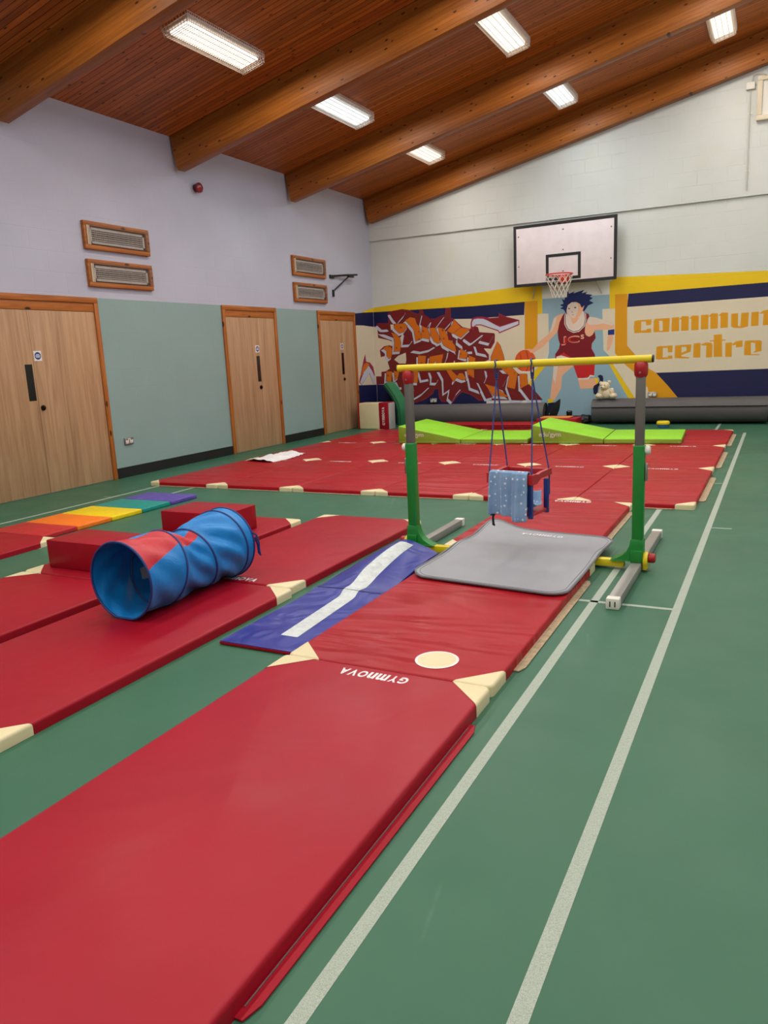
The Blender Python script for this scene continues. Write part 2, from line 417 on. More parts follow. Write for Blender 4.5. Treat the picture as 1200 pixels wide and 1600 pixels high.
MURAL = [
 ('background','b',[
  ('yellow',1,[(-7.390,2.330),(-4.443,2.492),(-3.916,2.472),(-3.912,1.988),(-4.002,1.982),(-4.006,1.351),(-4.249,1.362),(-4.240,2.215),(-5.238,2.213),(-7.390,2.243)]),
  ('navy',2,[(-7.390,2.243),(-5.238,2.213),(-4.240,2.220),(-4.254,1.987),(-5.244,1.980),(-5.903,2.010),(-6.450,2.007),(-6.989,1.971),(-7.221,1.954),(-7.390,1.953)]),
  ('cream',1,[(-7.390,1.953),(-7.221,1.954),(-6.989,1.971),(-6.450,2.007),(-5.903,2.010),(-5.244,1.980),(-4.254,1.987),(-4.249,1.362),(-4.055,1.295),(-3.935,1.116),(-4.034,0.839),(-4.182,0.654),(-4.504,0.709),(-5.809,0.766),(-7.390,0.795)]),
  ('ochre',2,[(-4.240,2.226),(-4.000,2.220),(-4.006,1.351),(-4.249,1.362)]),
  ('navy',2,[(-7.390,0.795),(-5.809,0.766),(-5.014,0.734),(-5.022,0.355),(-5.200,0.130),(-7.390,0.130)]),
  ('skyblue',1,[(-3.911,2.247),(-2.712,2.234),(-2.709,1.985),(-2.841,1.994),(-2.812,1.286),(-2.710,1.181),(-2.335,0.386),(-2.200,0.130),(-4.200,0.130),(-4.207,0.583),(-4.058,0.804),(-3.851,1.055),(-3.791,1.295),(-3.800,1.980),(-3.912,1.988)]),
  ('cream',3,[(-4.002,1.982),(-3.800,1.980),(-3.797,1.307),(-3.935,1.116),(-4.055,1.237),(-4.006,1.351)]),
  ('yellow',2,[(-3.911,1.092),(-3.851,1.055),(-4.058,0.804),(-4.207,0.583),(-4.319,0.585),(-4.169,0.748),(-4.057,0.980)]),
  ('yellow',2,[(-2.720,2.439),(-2.607,2.515),(2.740,2.287),(2.740,2.203),(-2.207,2.222),(-2.409,2.222),(-2.625,2.228),(-2.622,1.990),(-2.714,1.985)]),
  ('cream',3,[(-2.841,1.994),(-2.622,1.990),(-2.611,1.177),(-2.710,1.181),(-2.812,1.286)]),
  ('ochre',1,[(-2.625,2.228),(-2.409,2.222),(-2.405,1.344),(-2.262,1.173),(-2.054,0.946),(-1.893,0.853),(-1.719,0.640),(-1.504,0.373),(-1.999,0.381),(-2.047,0.604),(-2.215,0.822),(-2.455,1.037),(-2.611,1.221)]),
  ('cream',4,[(-2.699,1.192),(-2.600,1.210),(-2.455,1.037),(-2.215,0.822),(-2.047,0.604),(-1.999,0.381),(-2.226,0.384)]),
  ('yellow',2,[(-2.731,1.070),(-2.664,1.068),(-2.226,0.384),(-2.346,0.386)]),
  ('navy',3,[(-2.398,2.221),(-0.241,2.233),(2.740,2.250),(2.740,2.028),(-0.231,2.012),(-2.416,2.000)]),
  ('cream',2,[(-2.416,2.000),(-0.231,2.012),(2.740,2.028),(2.740,0.888),(-0.175,0.870),(-1.914,0.859),(-2.054,0.946),(-2.262,1.173),(-2.405,1.344)]),
  ('navy',2,[(-1.914,0.859),(-0.175,0.870),(2.740,0.888),(2.740,0.130),(-1.504,0.130),(-1.504,0.373),(-1.719,0.640)]),
 ]),
 ('background','l',[
  ('yellow',1,[(13.657,2.236),(14.115,2.330),(14.115,2.243),(13.656,2.223)]),
  ('navy',1,[(13.320,2.195),(13.656,2.223),(14.115,2.243),(14.115,1.953),(13.869,1.964),(13.682,1.976),(13.320,1.974)]),
  ('cream',1,[(13.320,1.974),(13.682,1.976),(13.869,1.964),(14.115,1.953),(14.115,0.795),(13.320,0.823)]),
  ('navy',1,[(13.320,0.823),(14.115,0.795),(14.115,0.130),(13.320,0.130)]),
 ]),
 ('graffiti','l',[
  ('crimson',2,[(13.376,0.884),(13.609,1.313),(13.688,1.424),(13.712,1.272),(13.873,1.249),(14.003,1.162),(14.058,1.018),(14.036,0.811),(13.966,0.815),(13.822,1.028),(13.474,0.816)]),
  ('pale',3,[(13.415,0.882),(13.702,1.184),(13.812,1.187),(13.939,1.087),(14.051,0.953),(14.036,0.811),(13.980,0.814),(13.837,1.040),(13.476,0.829)]),
  ('orange',4,[(13.440,0.987),(13.613,1.225),(13.737,1.253),(13.843,1.218),(13.739,1.145)]),
 ]),
 ('graffiti','b',[
  ('crimson',3,[(-7.321,2.010),(-7.276,2.020),(-7.059,2.007),(-7.064,2.195),(-6.976,2.239),(-6.747,2.260),(-6.607,2.238),(-6.471,2.168),(-6.375,2.137),(-6.372,2.210),(-6.290,2.205),(-6.279,2.131),(-6.146,2.037),(-6.037,2.030),(-5.900,2.082),(-5.826,2.089),(-5.809,2.214),(-5.709,2.207),(-5.708,2.022),(-5.649,2.006),(-5.559,1.916),(-5.469,1.839),(-5.326,1.801),(-5.222,1.837),(-5.158,1.821),(-5.134,1.725),(-4.841,1.691),(-4.823,1.660),(-4.832,1.519),(-4.910,1.404),(-5.051,1.417),(-4.951,1.299),(-4.953,1.203),(-5.095,1.148),(-5.213,1.116),(-4.916,1.106),(-4.927,1.214),(-4.781,1.540),(-4.733,1.408),(-4.624,1.107),(-4.500,1.043),(-4.389,0.932),(-4.352,0.907),(-4.204,0.903),(-4.194,0.713),(-3.915,0.423),(-5.177,0.431),(-5.254,0.494),(-5.346,0.551),(-5.517,0.604),(-5.641,0.501),(-5.712,0.402),(-5.957,0.418),(-6.009,0.507),(-6.017,0.671),(-6.100,0.673),(-6.124,0.598),(-6.288,0.487),(-6.374,0.450),(-6.517,0.414),(-6.618,0.389),(-6.717,0.430),(-6.940,0.615),(-7.023,0.720),(-7.165,0.801),(-7.432,0.795),(-7.430,0.964),(-7.275,0.960),(-7.270,1.050),(-7.166,1.059),(-7.076,1.108),(-7.101,1.186),(-7.126,1.276),(-7.150,1.367),(-7.269,1.346),(-7.283,1.487),(-7.184,1.559),(-7.067,1.573),(-6.967,1.549),(-6.991,1.639),(-7.076,1.674),(-7.307,1.731)]),
  ('dull',4,[(-7.310,2.003),(-7.275,2.009),(-7.050,1.999),(-7.053,2.189),(-6.971,2.228),(-6.747,2.249),(-6.611,2.228),(-6.476,2.158),(-6.368,2.128),(-6.364,2.202),(-6.298,2.197),(-6.290,2.126),(-6.150,2.027),(-6.035,2.020),(-5.897,2.072),(-5.817,2.081),(-5.801,2.206),(-5.718,2.200),(-5.718,2.015),(-5.655,1.997),(-5.567,1.909),(-5.475,1.830),(-5.326,1.790),(-5.221,1.826),(-5.166,1.814),(-5.142,1.717),(-4.847,1.682),(-4.834,1.658),(-4.843,1.523),(-4.915,1.414),(-5.061,1.422),(-4.962,1.295),(-4.962,1.209),(-5.099,1.159),(-5.225,1.115),(-4.908,1.098),(-4.915,1.212),(-4.781,1.530),(-4.743,1.405),(-4.633,1.100),(-4.506,1.034),(-4.396,0.924),(-4.355,0.897),(-4.212,0.895),(-4.204,0.709),(-3.925,0.427),(-5.173,0.441),(-5.247,0.503),(-5.340,0.561),(-5.520,0.615),(-5.650,0.508),(-5.717,0.412),(-5.950,0.428),(-5.997,0.510),(-6.009,0.679),(-6.107,0.682),(-6.134,0.604),(-6.295,0.497),(-6.378,0.461),(-6.521,0.425),(-6.617,0.401),(-6.710,0.439),(-6.930,0.622),(-7.013,0.728),(-7.161,0.812),(-7.423,0.803),(-7.421,0.956),(-7.266,0.951),(-7.260,1.042),(-7.162,1.049),(-7.064,1.104),(-7.089,1.189),(-7.113,1.279),(-7.143,1.376),(-7.261,1.355),(-7.271,1.483),(-7.179,1.549),(-7.068,1.561),(-6.958,1.541),(-6.981,1.646),(-7.072,1.685),(-7.296,1.738)]),
  ('cream',5,[(-7.017,1.979),(-6.946,1.975),(-6.942,1.900),(-7.009,1.866)]),
  ('cream',5,[(-6.966,1.283),(-6.875,1.355),(-6.701,1.411),(-6.693,1.272),(-6.711,1.197),(-6.854,1.202)]),
  ('cream',2,[(-7.279,1.691),(-7.078,1.643),(-7.008,1.589),(-7.080,1.592),(-7.213,1.573),(-7.304,1.514),(-7.330,1.579)]),
  ('cream',5,[(-6.888,1.684),(-6.801,1.717),(-6.740,1.801),(-6.731,1.701),(-6.781,1.540),(-6.810,1.529)]),
  ('cream',2,[(-5.610,1.979),(-5.482,1.852),(-5.326,1.819),(-5.234,1.849),(-5.245,1.957),(-5.505,1.985)]),
  ('cream',5,[(-5.154,1.427),(-5.038,1.398),(-4.951,1.299),(-4.859,1.402),(-4.794,1.529),(-4.897,1.404)]),
  ('pale',5,[(-7.070,2.158),(-6.778,2.223),(-6.669,2.182),(-6.734,2.089),(-6.837,1.997),(-6.904,1.929),(-6.994,2.032)]),
  ('pale',5,[(-7.341,1.971),(-7.167,1.953),(-7.049,1.840),(-7.253,1.837),(-7.338,1.915)]),
  ('pale',5,[(-7.324,1.807),(-7.159,1.790),(-7.020,1.826),(-6.935,1.757),(-6.894,1.665),(-6.981,1.657),(-7.099,1.702),(-7.212,1.746)]),
  ('pale',6,[(-7.047,1.789),(-7.001,1.674),(-6.986,1.567),(-7.009,1.387),(-6.839,1.393),(-6.817,1.562),(-6.836,1.659),(-6.912,1.747)]),
  ('pale',6,[(-6.983,1.947),(-6.724,1.952),(-6.653,1.878),(-6.755,1.763),(-6.863,1.740),(-6.976,1.846)]),
  ('pale',5,[(-6.730,1.994),(-6.606,2.063),(-6.486,2.031),(-6.458,1.925),(-6.391,1.846),(-6.360,1.613),(-6.510,1.568),(-6.546,1.798),(-6.628,1.895)]),
  ('pale',6,[(-6.802,1.517),(-6.746,1.750),(-6.654,1.745),(-6.643,1.656),(-6.539,1.629),(-6.641,1.518)]),
  ('pale',5,[(-7.260,1.481),(-7.090,1.539),(-7.018,1.449),(-7.042,1.293),(-7.116,1.244),(-7.172,1.314),(-7.172,1.412)]),
  ('pale',5,[(-6.600,1.406),(-6.410,1.513),(-6.175,1.540),(-6.059,1.475),(-6.216,1.397),(-6.405,1.367)]),
  ('pale',6,[(-6.345,1.929),(-6.227,1.840),(-6.175,1.680),(-6.187,1.591),(-6.389,1.637),(-6.373,1.825)]),
  ('pale',7,[(-6.323,2.112),(-6.154,1.996),(-6.136,1.955),(-6.250,1.818),(-6.356,1.862),(-6.395,1.888)]),
  ('pale',8,[(-6.140,1.960),(-6.077,1.986),(-5.840,2.048),(-5.939,1.941),(-6.059,1.810),(-6.202,1.811)]),
  ('pale',9,[(-6.201,1.828),(-6.057,1.824),(-5.985,1.663),(-5.950,1.526),(-6.031,1.499),(-6.114,1.547),(-6.184,1.669)]),
  ('pale',5,[(-5.904,1.950),(-5.695,1.966),(-5.739,1.894),(-5.892,1.755),(-6.029,1.823)]),
  ('pale',10,[(-6.021,1.832),(-5.866,1.787),(-5.786,1.620),(-5.656,1.466),(-5.633,1.327),(-5.747,1.366),(-5.913,1.464),(-5.981,1.610)]),
  ('pale',5,[(-5.684,1.963),(-5.512,1.784),(-5.677,1.678),(-5.759,1.675),(-5.843,1.742),(-5.716,1.868)]),
  ('pale',11,[(-5.832,1.751),(-5.732,1.699),(-5.671,1.538),(-5.801,1.568)]),
  ('pale',6,[(-5.512,1.797),(-5.330,1.753),(-5.540,1.585),(-5.711,1.688),(-5.561,1.786)]),
  ('pale',5,[(-5.293,1.754),(-5.218,1.804),(-5.159,1.689),(-5.060,1.660),(-5.308,1.492),(-5.349,1.479),(-5.488,1.578)]),
  ('pale',5,[(-5.057,1.674),(-4.853,1.648),(-4.963,1.462),(-5.161,1.520)]),
  ('pale',5,[(-5.436,1.398),(-5.298,1.459),(-5.287,1.327),(-5.450,1.322)]),
  ('pale',6,[(-5.262,1.465),(-5.101,1.424),(-4.983,1.244),(-5.212,1.298)]),
  ('pale',5,[(-5.607,1.607),(-5.496,1.546),(-5.482,1.403),(-5.621,1.511)]),
  ('pale',6,[(-5.557,1.411),(-5.395,1.307),(-5.419,1.184),(-5.600,1.207)]),
  ('pale',5,[(-5.801,1.373),(-5.676,1.311),(-5.662,1.208),(-5.730,1.096),(-5.901,1.103),(-5.831,1.249)]),
  ('pale',6,[(-5.675,1.218),(-5.426,1.139),(-5.450,1.080),(-5.682,1.091)]),
  ('pale',5,[(-6.469,1.311),(-6.278,1.288),(-6.310,1.088),(-6.479,1.094)]),
  ('pale',5,[(-6.221,1.275),(-5.908,1.312),(-5.959,1.093),(-6.072,1.096),(-6.087,1.168),(-6.140,1.097),(-6.256,1.093)]),
  ('pale',5,[(-5.393,1.269),(-5.242,1.207),(-5.255,1.088),(-5.402,1.087)]),
  ('pale',6,[(-4.809,1.504),(-4.742,1.423),(-4.675,1.227),(-4.644,1.050),(-4.947,1.059),(-4.951,1.212)]),
  ('pale',5,[(-6.580,1.026),(-6.466,1.020),(-6.484,0.759),(-6.637,0.764)]),
  ('pale',5,[(-7.025,1.028),(-6.883,0.990),(-6.917,0.879),(-7.012,0.805)]),
  ('pale',5,[(-7.195,1.019),(-7.046,1.013),(-7.077,0.771),(-7.217,0.806)]),
  ('pale',6,[(-7.156,0.797),(-7.034,0.745),(-6.912,0.637),(-6.987,0.531),(-7.079,0.648)]),
  ('pale',5,[(-6.983,0.826),(-6.824,0.841),(-6.831,0.677),(-6.923,0.676)]),
  ('pale',6,[(-6.470,1.019),(-6.265,1.003),(-6.225,0.832),(-6.416,0.805)]),
  ('pale',5,[(-6.235,0.997),(-6.088,0.999),(-6.012,0.851),(-6.084,0.745),(-6.200,0.753),(-6.188,0.866)]),
  ('pale',5,[(-6.042,1.002),(-5.870,1.005),(-5.728,0.784),(-5.792,0.620),(-5.937,0.534),(-5.941,0.818)]),
  ('pale',6,[(-5.878,1.002),(-5.764,1.009),(-5.618,0.868),(-5.715,0.745),(-5.775,0.820)]),
  ('pale',7,[(-5.668,0.834),(-5.600,0.935),(-5.509,0.932),(-5.435,0.802),(-5.528,0.778),(-5.600,0.805)]),
  ('pale',5,[(-5.446,0.998),(-5.277,0.994),(-5.282,0.815),(-5.421,0.817)]),
  ('pale',6,[(-5.417,0.891),(-5.281,0.823),(-5.156,0.555),(-5.376,0.634)]),
  ('pale',5,[(-6.555,0.667),(-6.425,0.734),(-6.213,0.701),(-6.411,0.538),(-6.661,0.413),(-6.653,0.519)]),
  ('pale',5,[(-5.808,0.610),(-5.651,0.698),(-5.545,0.645),(-5.660,0.530),(-5.764,0.359),(-5.851,0.440)]),
  ('pale',5,[(-5.239,0.786),(-5.062,0.708),(-4.906,0.447),(-5.057,0.413)]),
  ('pale',6,[(-5.086,0.718),(-4.824,0.633),(-4.587,0.442),(-4.915,0.473)]),
  ('pale',7,[(-5.050,1.000),(-4.862,0.918),(-4.819,0.632),(-5.089,0.706),(-5.023,0.850)]),
  ('pale',8,[(-4.822,0.901),(-4.569,0.882),(-4.709,0.648),(-4.652,0.546),(-4.831,0.613)]),
  ('pale',9,[(-4.750,0.992),(-4.529,1.010),(-4.404,0.885),(-4.469,0.573),(-4.640,0.634),(-4.588,0.841)]),
  ('pale',10,[(-4.637,0.636),(-4.467,0.600),(-4.312,0.375),(-4.548,0.383)]),
  ('pale',5,[(-4.388,0.881),(-4.232,0.878),(-4.208,0.673),(-4.375,0.587)]),
  ('pale',6,[(-4.366,0.602),(-4.194,0.685),(-3.934,0.381),(-4.190,0.374)]),
  ('outline',6,[(-7.034,2.199),(-6.747,2.260),(-6.645,2.223),(-6.708,2.135),(-6.811,2.043),(-6.873,1.977),(-6.958,2.077)]),
  ('maroon',7,[(-7.027,2.196),(-6.748,2.254),(-6.651,2.221),(-6.713,2.139),(-6.816,2.047),(-6.873,1.983),(-6.952,2.081)]),
  ('outline',6,[(-7.305,2.011),(-7.138,1.991),(-7.023,1.886),(-7.219,1.886),(-7.301,1.961)]),
  ('maroon',7,[(-7.300,2.007),(-7.141,1.986),(-7.030,1.888),(-7.216,1.891),(-7.295,1.964)]),
  ('outline',7,[(-7.293,1.850),(-7.128,1.829),(-6.990,1.865),(-6.909,1.797),(-6.868,1.711),(-6.948,1.706),(-7.065,1.751),(-7.179,1.795)]),
  ('maroon',8,[(-7.293,1.850),(-7.128,1.822),(-6.992,1.859),(-6.915,1.794),(-6.874,1.715),(-6.947,1.712),(-7.063,1.757),(-7.176,1.800)]),
  ('outline',9,[(-7.012,1.829),(-6.964,1.719),(-6.949,1.611),(-6.973,1.435),(-6.813,1.441),(-6.792,1.605),(-6.811,1.701),(-6.885,1.787)]),
  ('orange',10,[(-7.007,1.824),(-6.957,1.721),(-6.942,1.611),(-6.968,1.439),(-6.818,1.445),(-6.799,1.605),(-6.818,1.698),(-6.889,1.782)]),
  ('outline',7,[(-6.948,1.987),(-6.696,1.990),(-6.629,1.920),(-6.727,1.810),(-6.831,1.788),(-6.940,1.891)]),
  ('orange',8,[(-6.942,1.983),(-6.698,1.984),(-6.636,1.920),(-6.731,1.815),(-6.829,1.794),(-6.934,1.894)]),
  ('outline',8,[(-6.694,2.036),(-6.575,2.101),(-6.461,2.070),(-6.433,1.965),(-6.367,1.887),(-6.335,1.659),(-6.477,1.615),(-6.511,1.843),(-6.594,1.941)]),
  ('orange',9,[(-6.687,2.035),(-6.574,2.095),(-6.466,2.066),(-6.439,1.963),(-6.373,1.885),(-6.341,1.662),(-6.473,1.621),(-6.505,1.845),(-6.588,1.945)]),
  ('outline',7,[(-6.767,1.564),(-6.712,1.789),(-6.628,1.784),(-6.617,1.696),(-6.515,1.671),(-6.613,1.566)]),
  ('maroon',8,[(-6.761,1.568),(-6.707,1.784),(-6.633,1.780),(-6.622,1.691),(-6.521,1.669),(-6.617,1.571)]),
  ('outline',7,[(-7.222,1.525),(-7.060,1.578),(-6.992,1.492),(-7.015,1.340),(-7.084,1.294),(-7.135,1.360),(-7.135,1.458)]),
  ('orange',8,[(-7.215,1.524),(-7.063,1.572),(-6.999,1.491),(-7.022,1.343),(-7.082,1.300),(-7.128,1.362),(-7.129,1.461)]),
  ('outline',10,[(-6.564,1.451),(-6.379,1.551),(-6.147,1.578),(-6.035,1.518),(-6.189,1.445),(-6.376,1.415)]),
  ('maroon',11,[(-6.557,1.452),(-6.377,1.545),(-6.148,1.572),(-6.042,1.518),(-6.191,1.451),(-6.376,1.422)]),
  ('outline',10,[(-6.314,1.967),(-6.203,1.880),(-6.151,1.723),(-6.161,1.638),(-6.355,1.682),(-6.338,1.867)]),
  ('orange',11,[(-6.311,1.961),(-6.209,1.877),(-6.158,1.722),(-6.166,1.643),(-6.349,1.686),(-6.331,1.866)]),
  ('outline',12,[(-6.292,2.149),(-6.130,2.036),(-6.113,1.998),(-6.222,1.865),(-6.324,1.909),(-6.361,1.932)]),
  ('maroon',13,[(-6.290,2.143),(-6.135,2.032),(-6.120,1.998),(-6.223,1.871),(-6.321,1.915),(-6.354,1.935)]),
  ('outline',9,[(-6.108,1.998),(-6.046,2.023),(-5.816,2.087),(-5.915,1.987),(-6.033,1.856),(-6.169,1.857)]),
  ('maroon',10,[(-6.103,1.994),(-6.043,2.017),(-5.822,2.084),(-5.920,1.991),(-6.036,1.862),(-6.163,1.860)]),
  ('outline',11,[(-6.168,1.867),(-6.032,1.863),(-5.962,1.704),(-5.926,1.571),(-6.002,1.546),(-6.081,1.593),(-6.150,1.713)]),
  ('orange',12,[(-6.163,1.863),(-6.036,1.858),(-5.968,1.702),(-5.932,1.574),(-6.001,1.553),(-6.076,1.597),(-6.143,1.715)]),
  ('outline',6,[(-5.873,1.987),(-5.672,2.005),(-5.715,1.939),(-5.865,1.802),(-5.995,1.866)]),
  ('maroon',7,[(-5.870,1.982),(-5.678,2.002),(-5.720,1.943),(-5.866,1.808),(-5.988,1.867)]),
  ('outline',12,[(-5.989,1.871),(-5.842,1.826),(-5.763,1.660),(-5.633,1.507),(-5.609,1.374),(-5.717,1.413),(-5.881,1.510),(-5.948,1.654)]),
  ('orange',13,[(-5.984,1.866),(-5.846,1.822),(-5.769,1.657),(-5.639,1.504),(-5.613,1.378),(-5.713,1.418),(-5.876,1.514),(-5.941,1.656)]),
  ('outline',7,[(-5.655,1.999),(-5.489,1.827),(-5.651,1.724),(-5.729,1.722),(-5.809,1.784),(-5.683,1.908)]),
  ('orange',8,[(-5.653,1.994),(-5.496,1.828),(-5.653,1.730),(-5.728,1.728),(-5.803,1.785),(-5.677,1.905)]),
  ('outline',14,[(-5.801,1.789),(-5.709,1.738),(-5.647,1.584),(-5.769,1.614)]),
  ('maroon',15,[(-5.797,1.784),(-5.714,1.734),(-5.652,1.588),(-5.764,1.618)]),
  ('outline',9,[(-5.484,1.834),(-5.308,1.793),(-5.512,1.631),(-5.677,1.730),(-5.531,1.823)]),
  ('orange',10,[(-5.484,1.828),(-5.314,1.792),(-5.513,1.637),(-5.671,1.730),(-5.528,1.817)]),
  ('outline',6,[(-5.262,1.792),(-5.192,1.841),(-5.135,1.727),(-5.039,1.700),(-5.284,1.538),(-5.322,1.525),(-5.455,1.621)]),
  ('maroon',7,[(-5.258,1.788),(-5.194,1.835),(-5.139,1.723),(-5.045,1.699),(-5.287,1.543),(-5.321,1.531),(-5.449,1.621)]),
  ('outline',6,[(-5.028,1.711),(-4.831,1.687),(-4.939,1.508),(-5.130,1.563)]),
  ('maroon',7,[(-5.025,1.706),(-4.837,1.685),(-4.941,1.514),(-5.124,1.565)]),
  ('outline',6,[(-5.404,1.437),(-5.273,1.497),(-5.264,1.373),(-5.418,1.367)]),
  ('maroon',7,[(-5.399,1.434),(-5.276,1.492),(-5.269,1.377),(-5.413,1.371)]),
  ('outline',7,[(-5.231,1.503),(-5.077,1.462),(-4.961,1.289),(-5.182,1.343)]),
  ('maroon',8,[(-5.226,1.499),(-5.081,1.458),(-4.966,1.293),(-5.177,1.347)]),
  ('outline',7,[(-5.576,1.645),(-5.473,1.585),(-5.457,1.450),(-5.588,1.555)]),
  ('maroon',8,[(-5.574,1.639),(-5.479,1.582),(-5.460,1.455),(-5.582,1.558)]),
  ('outline',7,[(-5.528,1.449),(-5.373,1.348),(-5.395,1.231),(-5.568,1.253)]),
  ('orange',8,[(-5.525,1.444),(-5.379,1.346),(-5.399,1.235),(-5.562,1.256)]),
  ('outline',11,[(-5.770,1.411),(-5.652,1.351),(-5.639,1.252),(-5.705,1.144),(-5.868,1.149),(-5.798,1.291)]),
  ('maroon',12,[(-5.767,1.405),(-5.658,1.348),(-5.645,1.253),(-5.708,1.149),(-5.862,1.152),(-5.791,1.289)]),
  ('outline',12,[(-5.644,1.257),(-5.404,1.180),(-5.425,1.127),(-5.650,1.138)]),
  ('maroon',13,[(-5.640,1.252),(-5.410,1.178),(-5.429,1.133),(-5.645,1.142)]),
  ('outline',6,[(-6.436,1.351),(-6.253,1.328),(-6.284,1.135),(-6.445,1.142)]),
  ('orange',7,[(-6.431,1.346),(-6.259,1.325),(-6.288,1.140),(-6.440,1.146)]),
  ('outline',6,[(-6.188,1.315),(-5.884,1.351),(-5.933,1.141),(-6.040,1.144),(-6.057,1.216),(-6.114,1.146),(-6.222,1.140)]),
  ('orange',7,[(-6.183,1.310),(-5.889,1.347),(-5.937,1.146),(-6.036,1.149),(-6.055,1.222),(-6.117,1.151),(-6.217,1.144)]),
  ('outline',6,[(-5.363,1.307),(-5.219,1.247),(-5.232,1.134),(-5.370,1.133)]),
  ('orange',7,[(-5.360,1.302),(-5.225,1.244),(-5.236,1.139),(-5.366,1.137)]),
  ('outline',7,[(-4.783,1.540),(-4.721,1.462),(-4.654,1.267),(-4.622,1.096),(-4.917,1.105),(-4.919,1.253)]),
  ('orange',8,[(-4.782,1.534),(-4.727,1.460),(-4.660,1.266),(-4.627,1.099),(-4.912,1.109),(-4.913,1.251)]),
  ('outline',7,[(-6.546,1.066),(-6.440,1.061),(-6.458,0.807),(-6.602,0.813)]),
  ('orange',8,[(-6.542,1.061),(-6.445,1.057),(-6.462,0.812),(-6.596,0.816)]),
  ('outline',6,[(-6.990,1.069),(-6.858,1.033),(-6.891,0.926),(-6.979,0.855)]),
  ('orange',7,[(-6.986,1.063),(-6.864,1.030),(-6.898,0.930),(-6.976,0.861)]),
  ('outline',6,[(-7.160,1.060),(-7.019,1.055),(-7.049,0.821),(-7.180,0.855)]),
  ('orange',7,[(-7.155,1.055),(-7.025,1.051),(-7.053,0.826),(-7.174,0.858)]),
  ('outline',7,[(-7.120,0.839),(-7.006,0.787),(-6.887,0.682),(-6.955,0.582),(-7.042,0.697)]),
  ('maroon',8,[(-7.115,0.835),(-7.011,0.782),(-6.894,0.681),(-6.955,0.589),(-7.036,0.700)]),
  ('outline',6,[(-6.947,0.869),(-6.797,0.883),(-6.804,0.727),(-6.889,0.726)]),
  ('maroon',7,[(-6.941,0.866),(-6.802,0.878),(-6.808,0.731),(-6.884,0.732)]),
  ('outline',7,[(-6.436,1.060),(-6.239,1.043),(-6.200,0.880),(-6.383,0.854)]),
  ('maroon',8,[(-6.431,1.056),(-6.244,1.039),(-6.205,0.883),(-6.379,0.859)]),
  ('outline',6,[(-6.201,1.038),(-6.062,1.039),(-5.989,0.895),(-6.058,0.794),(-6.166,0.801),(-6.153,0.911)]),
  ('maroon',7,[(-6.195,1.034),(-6.066,1.034),(-5.996,0.896),(-6.061,0.800),(-6.161,0.805),(-6.147,0.911)]),
  ('outline',7,[(-6.008,1.043),(-5.844,1.044),(-5.705,0.828),(-5.768,0.667),(-5.906,0.583),(-5.907,0.864)]),
  ('maroon',8,[(-6.003,1.040),(-5.848,1.039),(-5.712,0.827),(-5.774,0.671),(-5.902,0.588),(-5.900,0.865)]),
  ('outline',9,[(-5.845,1.043),(-5.738,1.048),(-5.595,0.911),(-5.686,0.794),(-5.742,0.867)]),
  ('orange',10,[(-5.839,1.040),(-5.741,1.042),(-5.602,0.911),(-5.686,0.800),(-5.736,0.870)]),
  ('outline',11,[(-5.635,0.879),(-5.570,0.974),(-5.484,0.971),(-5.412,0.847),(-5.499,0.826),(-5.570,0.854)]),
  ('orange',12,[(-5.629,0.881),(-5.567,0.968),(-5.487,0.966),(-5.418,0.850),(-5.499,0.832),(-5.567,0.860)]),
  ('outline',7,[(-5.414,1.038),(-5.254,1.034),(-5.258,0.862),(-5.390,0.864)]),
  ('orange',8,[(-5.409,1.034),(-5.258,1.029),(-5.262,0.866),(-5.386,0.869)]),
  ('outline',9,[(-5.387,0.930),(-5.257,0.863),(-5.132,0.602),(-5.344,0.681)]),
  ('maroon',10,[(-5.383,0.925),(-5.262,0.859),(-5.137,0.606),(-5.339,0.685)]),
  ('outline',6,[(-6.520,0.708),(-6.394,0.774),(-6.189,0.744),(-6.384,0.588),(-6.627,0.464),(-6.617,0.563)]),
  ('maroon',7,[(-6.515,0.704),(-6.393,0.768),(-6.195,0.742),(-6.388,0.593),(-6.623,0.469),(-6.610,0.561)]),
  ('outline',6,[(-5.775,0.651),(-5.622,0.737),(-5.522,0.688),(-5.636,0.577),(-5.736,0.409),(-5.817,0.486)]),
  ('maroon',7,[(-5.770,0.648),(-5.622,0.731),(-5.528,0.687),(-5.641,0.581),(-5.736,0.415),(-5.811,0.488)]),
  ('outline',8,[(-5.208,0.825),(-5.039,0.748),(-4.884,0.493),(-5.028,0.461)]),
  ('maroon',9,[(-5.203,0.821),(-5.044,0.743),(-4.890,0.495),(-5.025,0.467)]),
  ('outline',11,[(-5.055,0.758),(-4.800,0.672),(-4.565,0.487),(-4.886,0.520)]),
  ('orange',12,[(-5.050,0.754),(-4.803,0.667),(-4.571,0.489),(-4.882,0.526)]),
  ('outline',13,[(-5.020,1.039),(-4.840,0.958),(-4.796,0.679),(-5.057,0.752),(-4.991,0.892)]),
  ('maroon',14,[(-5.016,1.034),(-4.845,0.954),(-4.800,0.683),(-5.051,0.754),(-4.985,0.892)]),
  ('outline',13,[(-4.792,0.940),(-4.548,0.922),(-4.688,0.690),(-4.630,0.592),(-4.800,0.658)]),
  ('maroon',14,[(-4.788,0.936),(-4.553,0.919),(-4.694,0.690),(-4.635,0.596),(-4.794,0.661)]),
  ('outline',15,[(-4.719,1.032),(-4.506,1.048),(-4.384,0.926),(-4.446,0.620),(-4.609,0.679),(-4.557,0.884)]),
  ('orange',16,[(-4.713,1.030),(-4.508,1.042),(-4.390,0.924),(-4.449,0.625),(-4.604,0.682),(-4.551,0.886)]),
  ('outline',17,[(-4.607,0.676),(-4.445,0.639),(-4.291,0.420),(-4.519,0.430)]),
  ('maroon',18,[(-4.602,0.671),(-4.448,0.634),(-4.297,0.423),(-4.515,0.435)]),
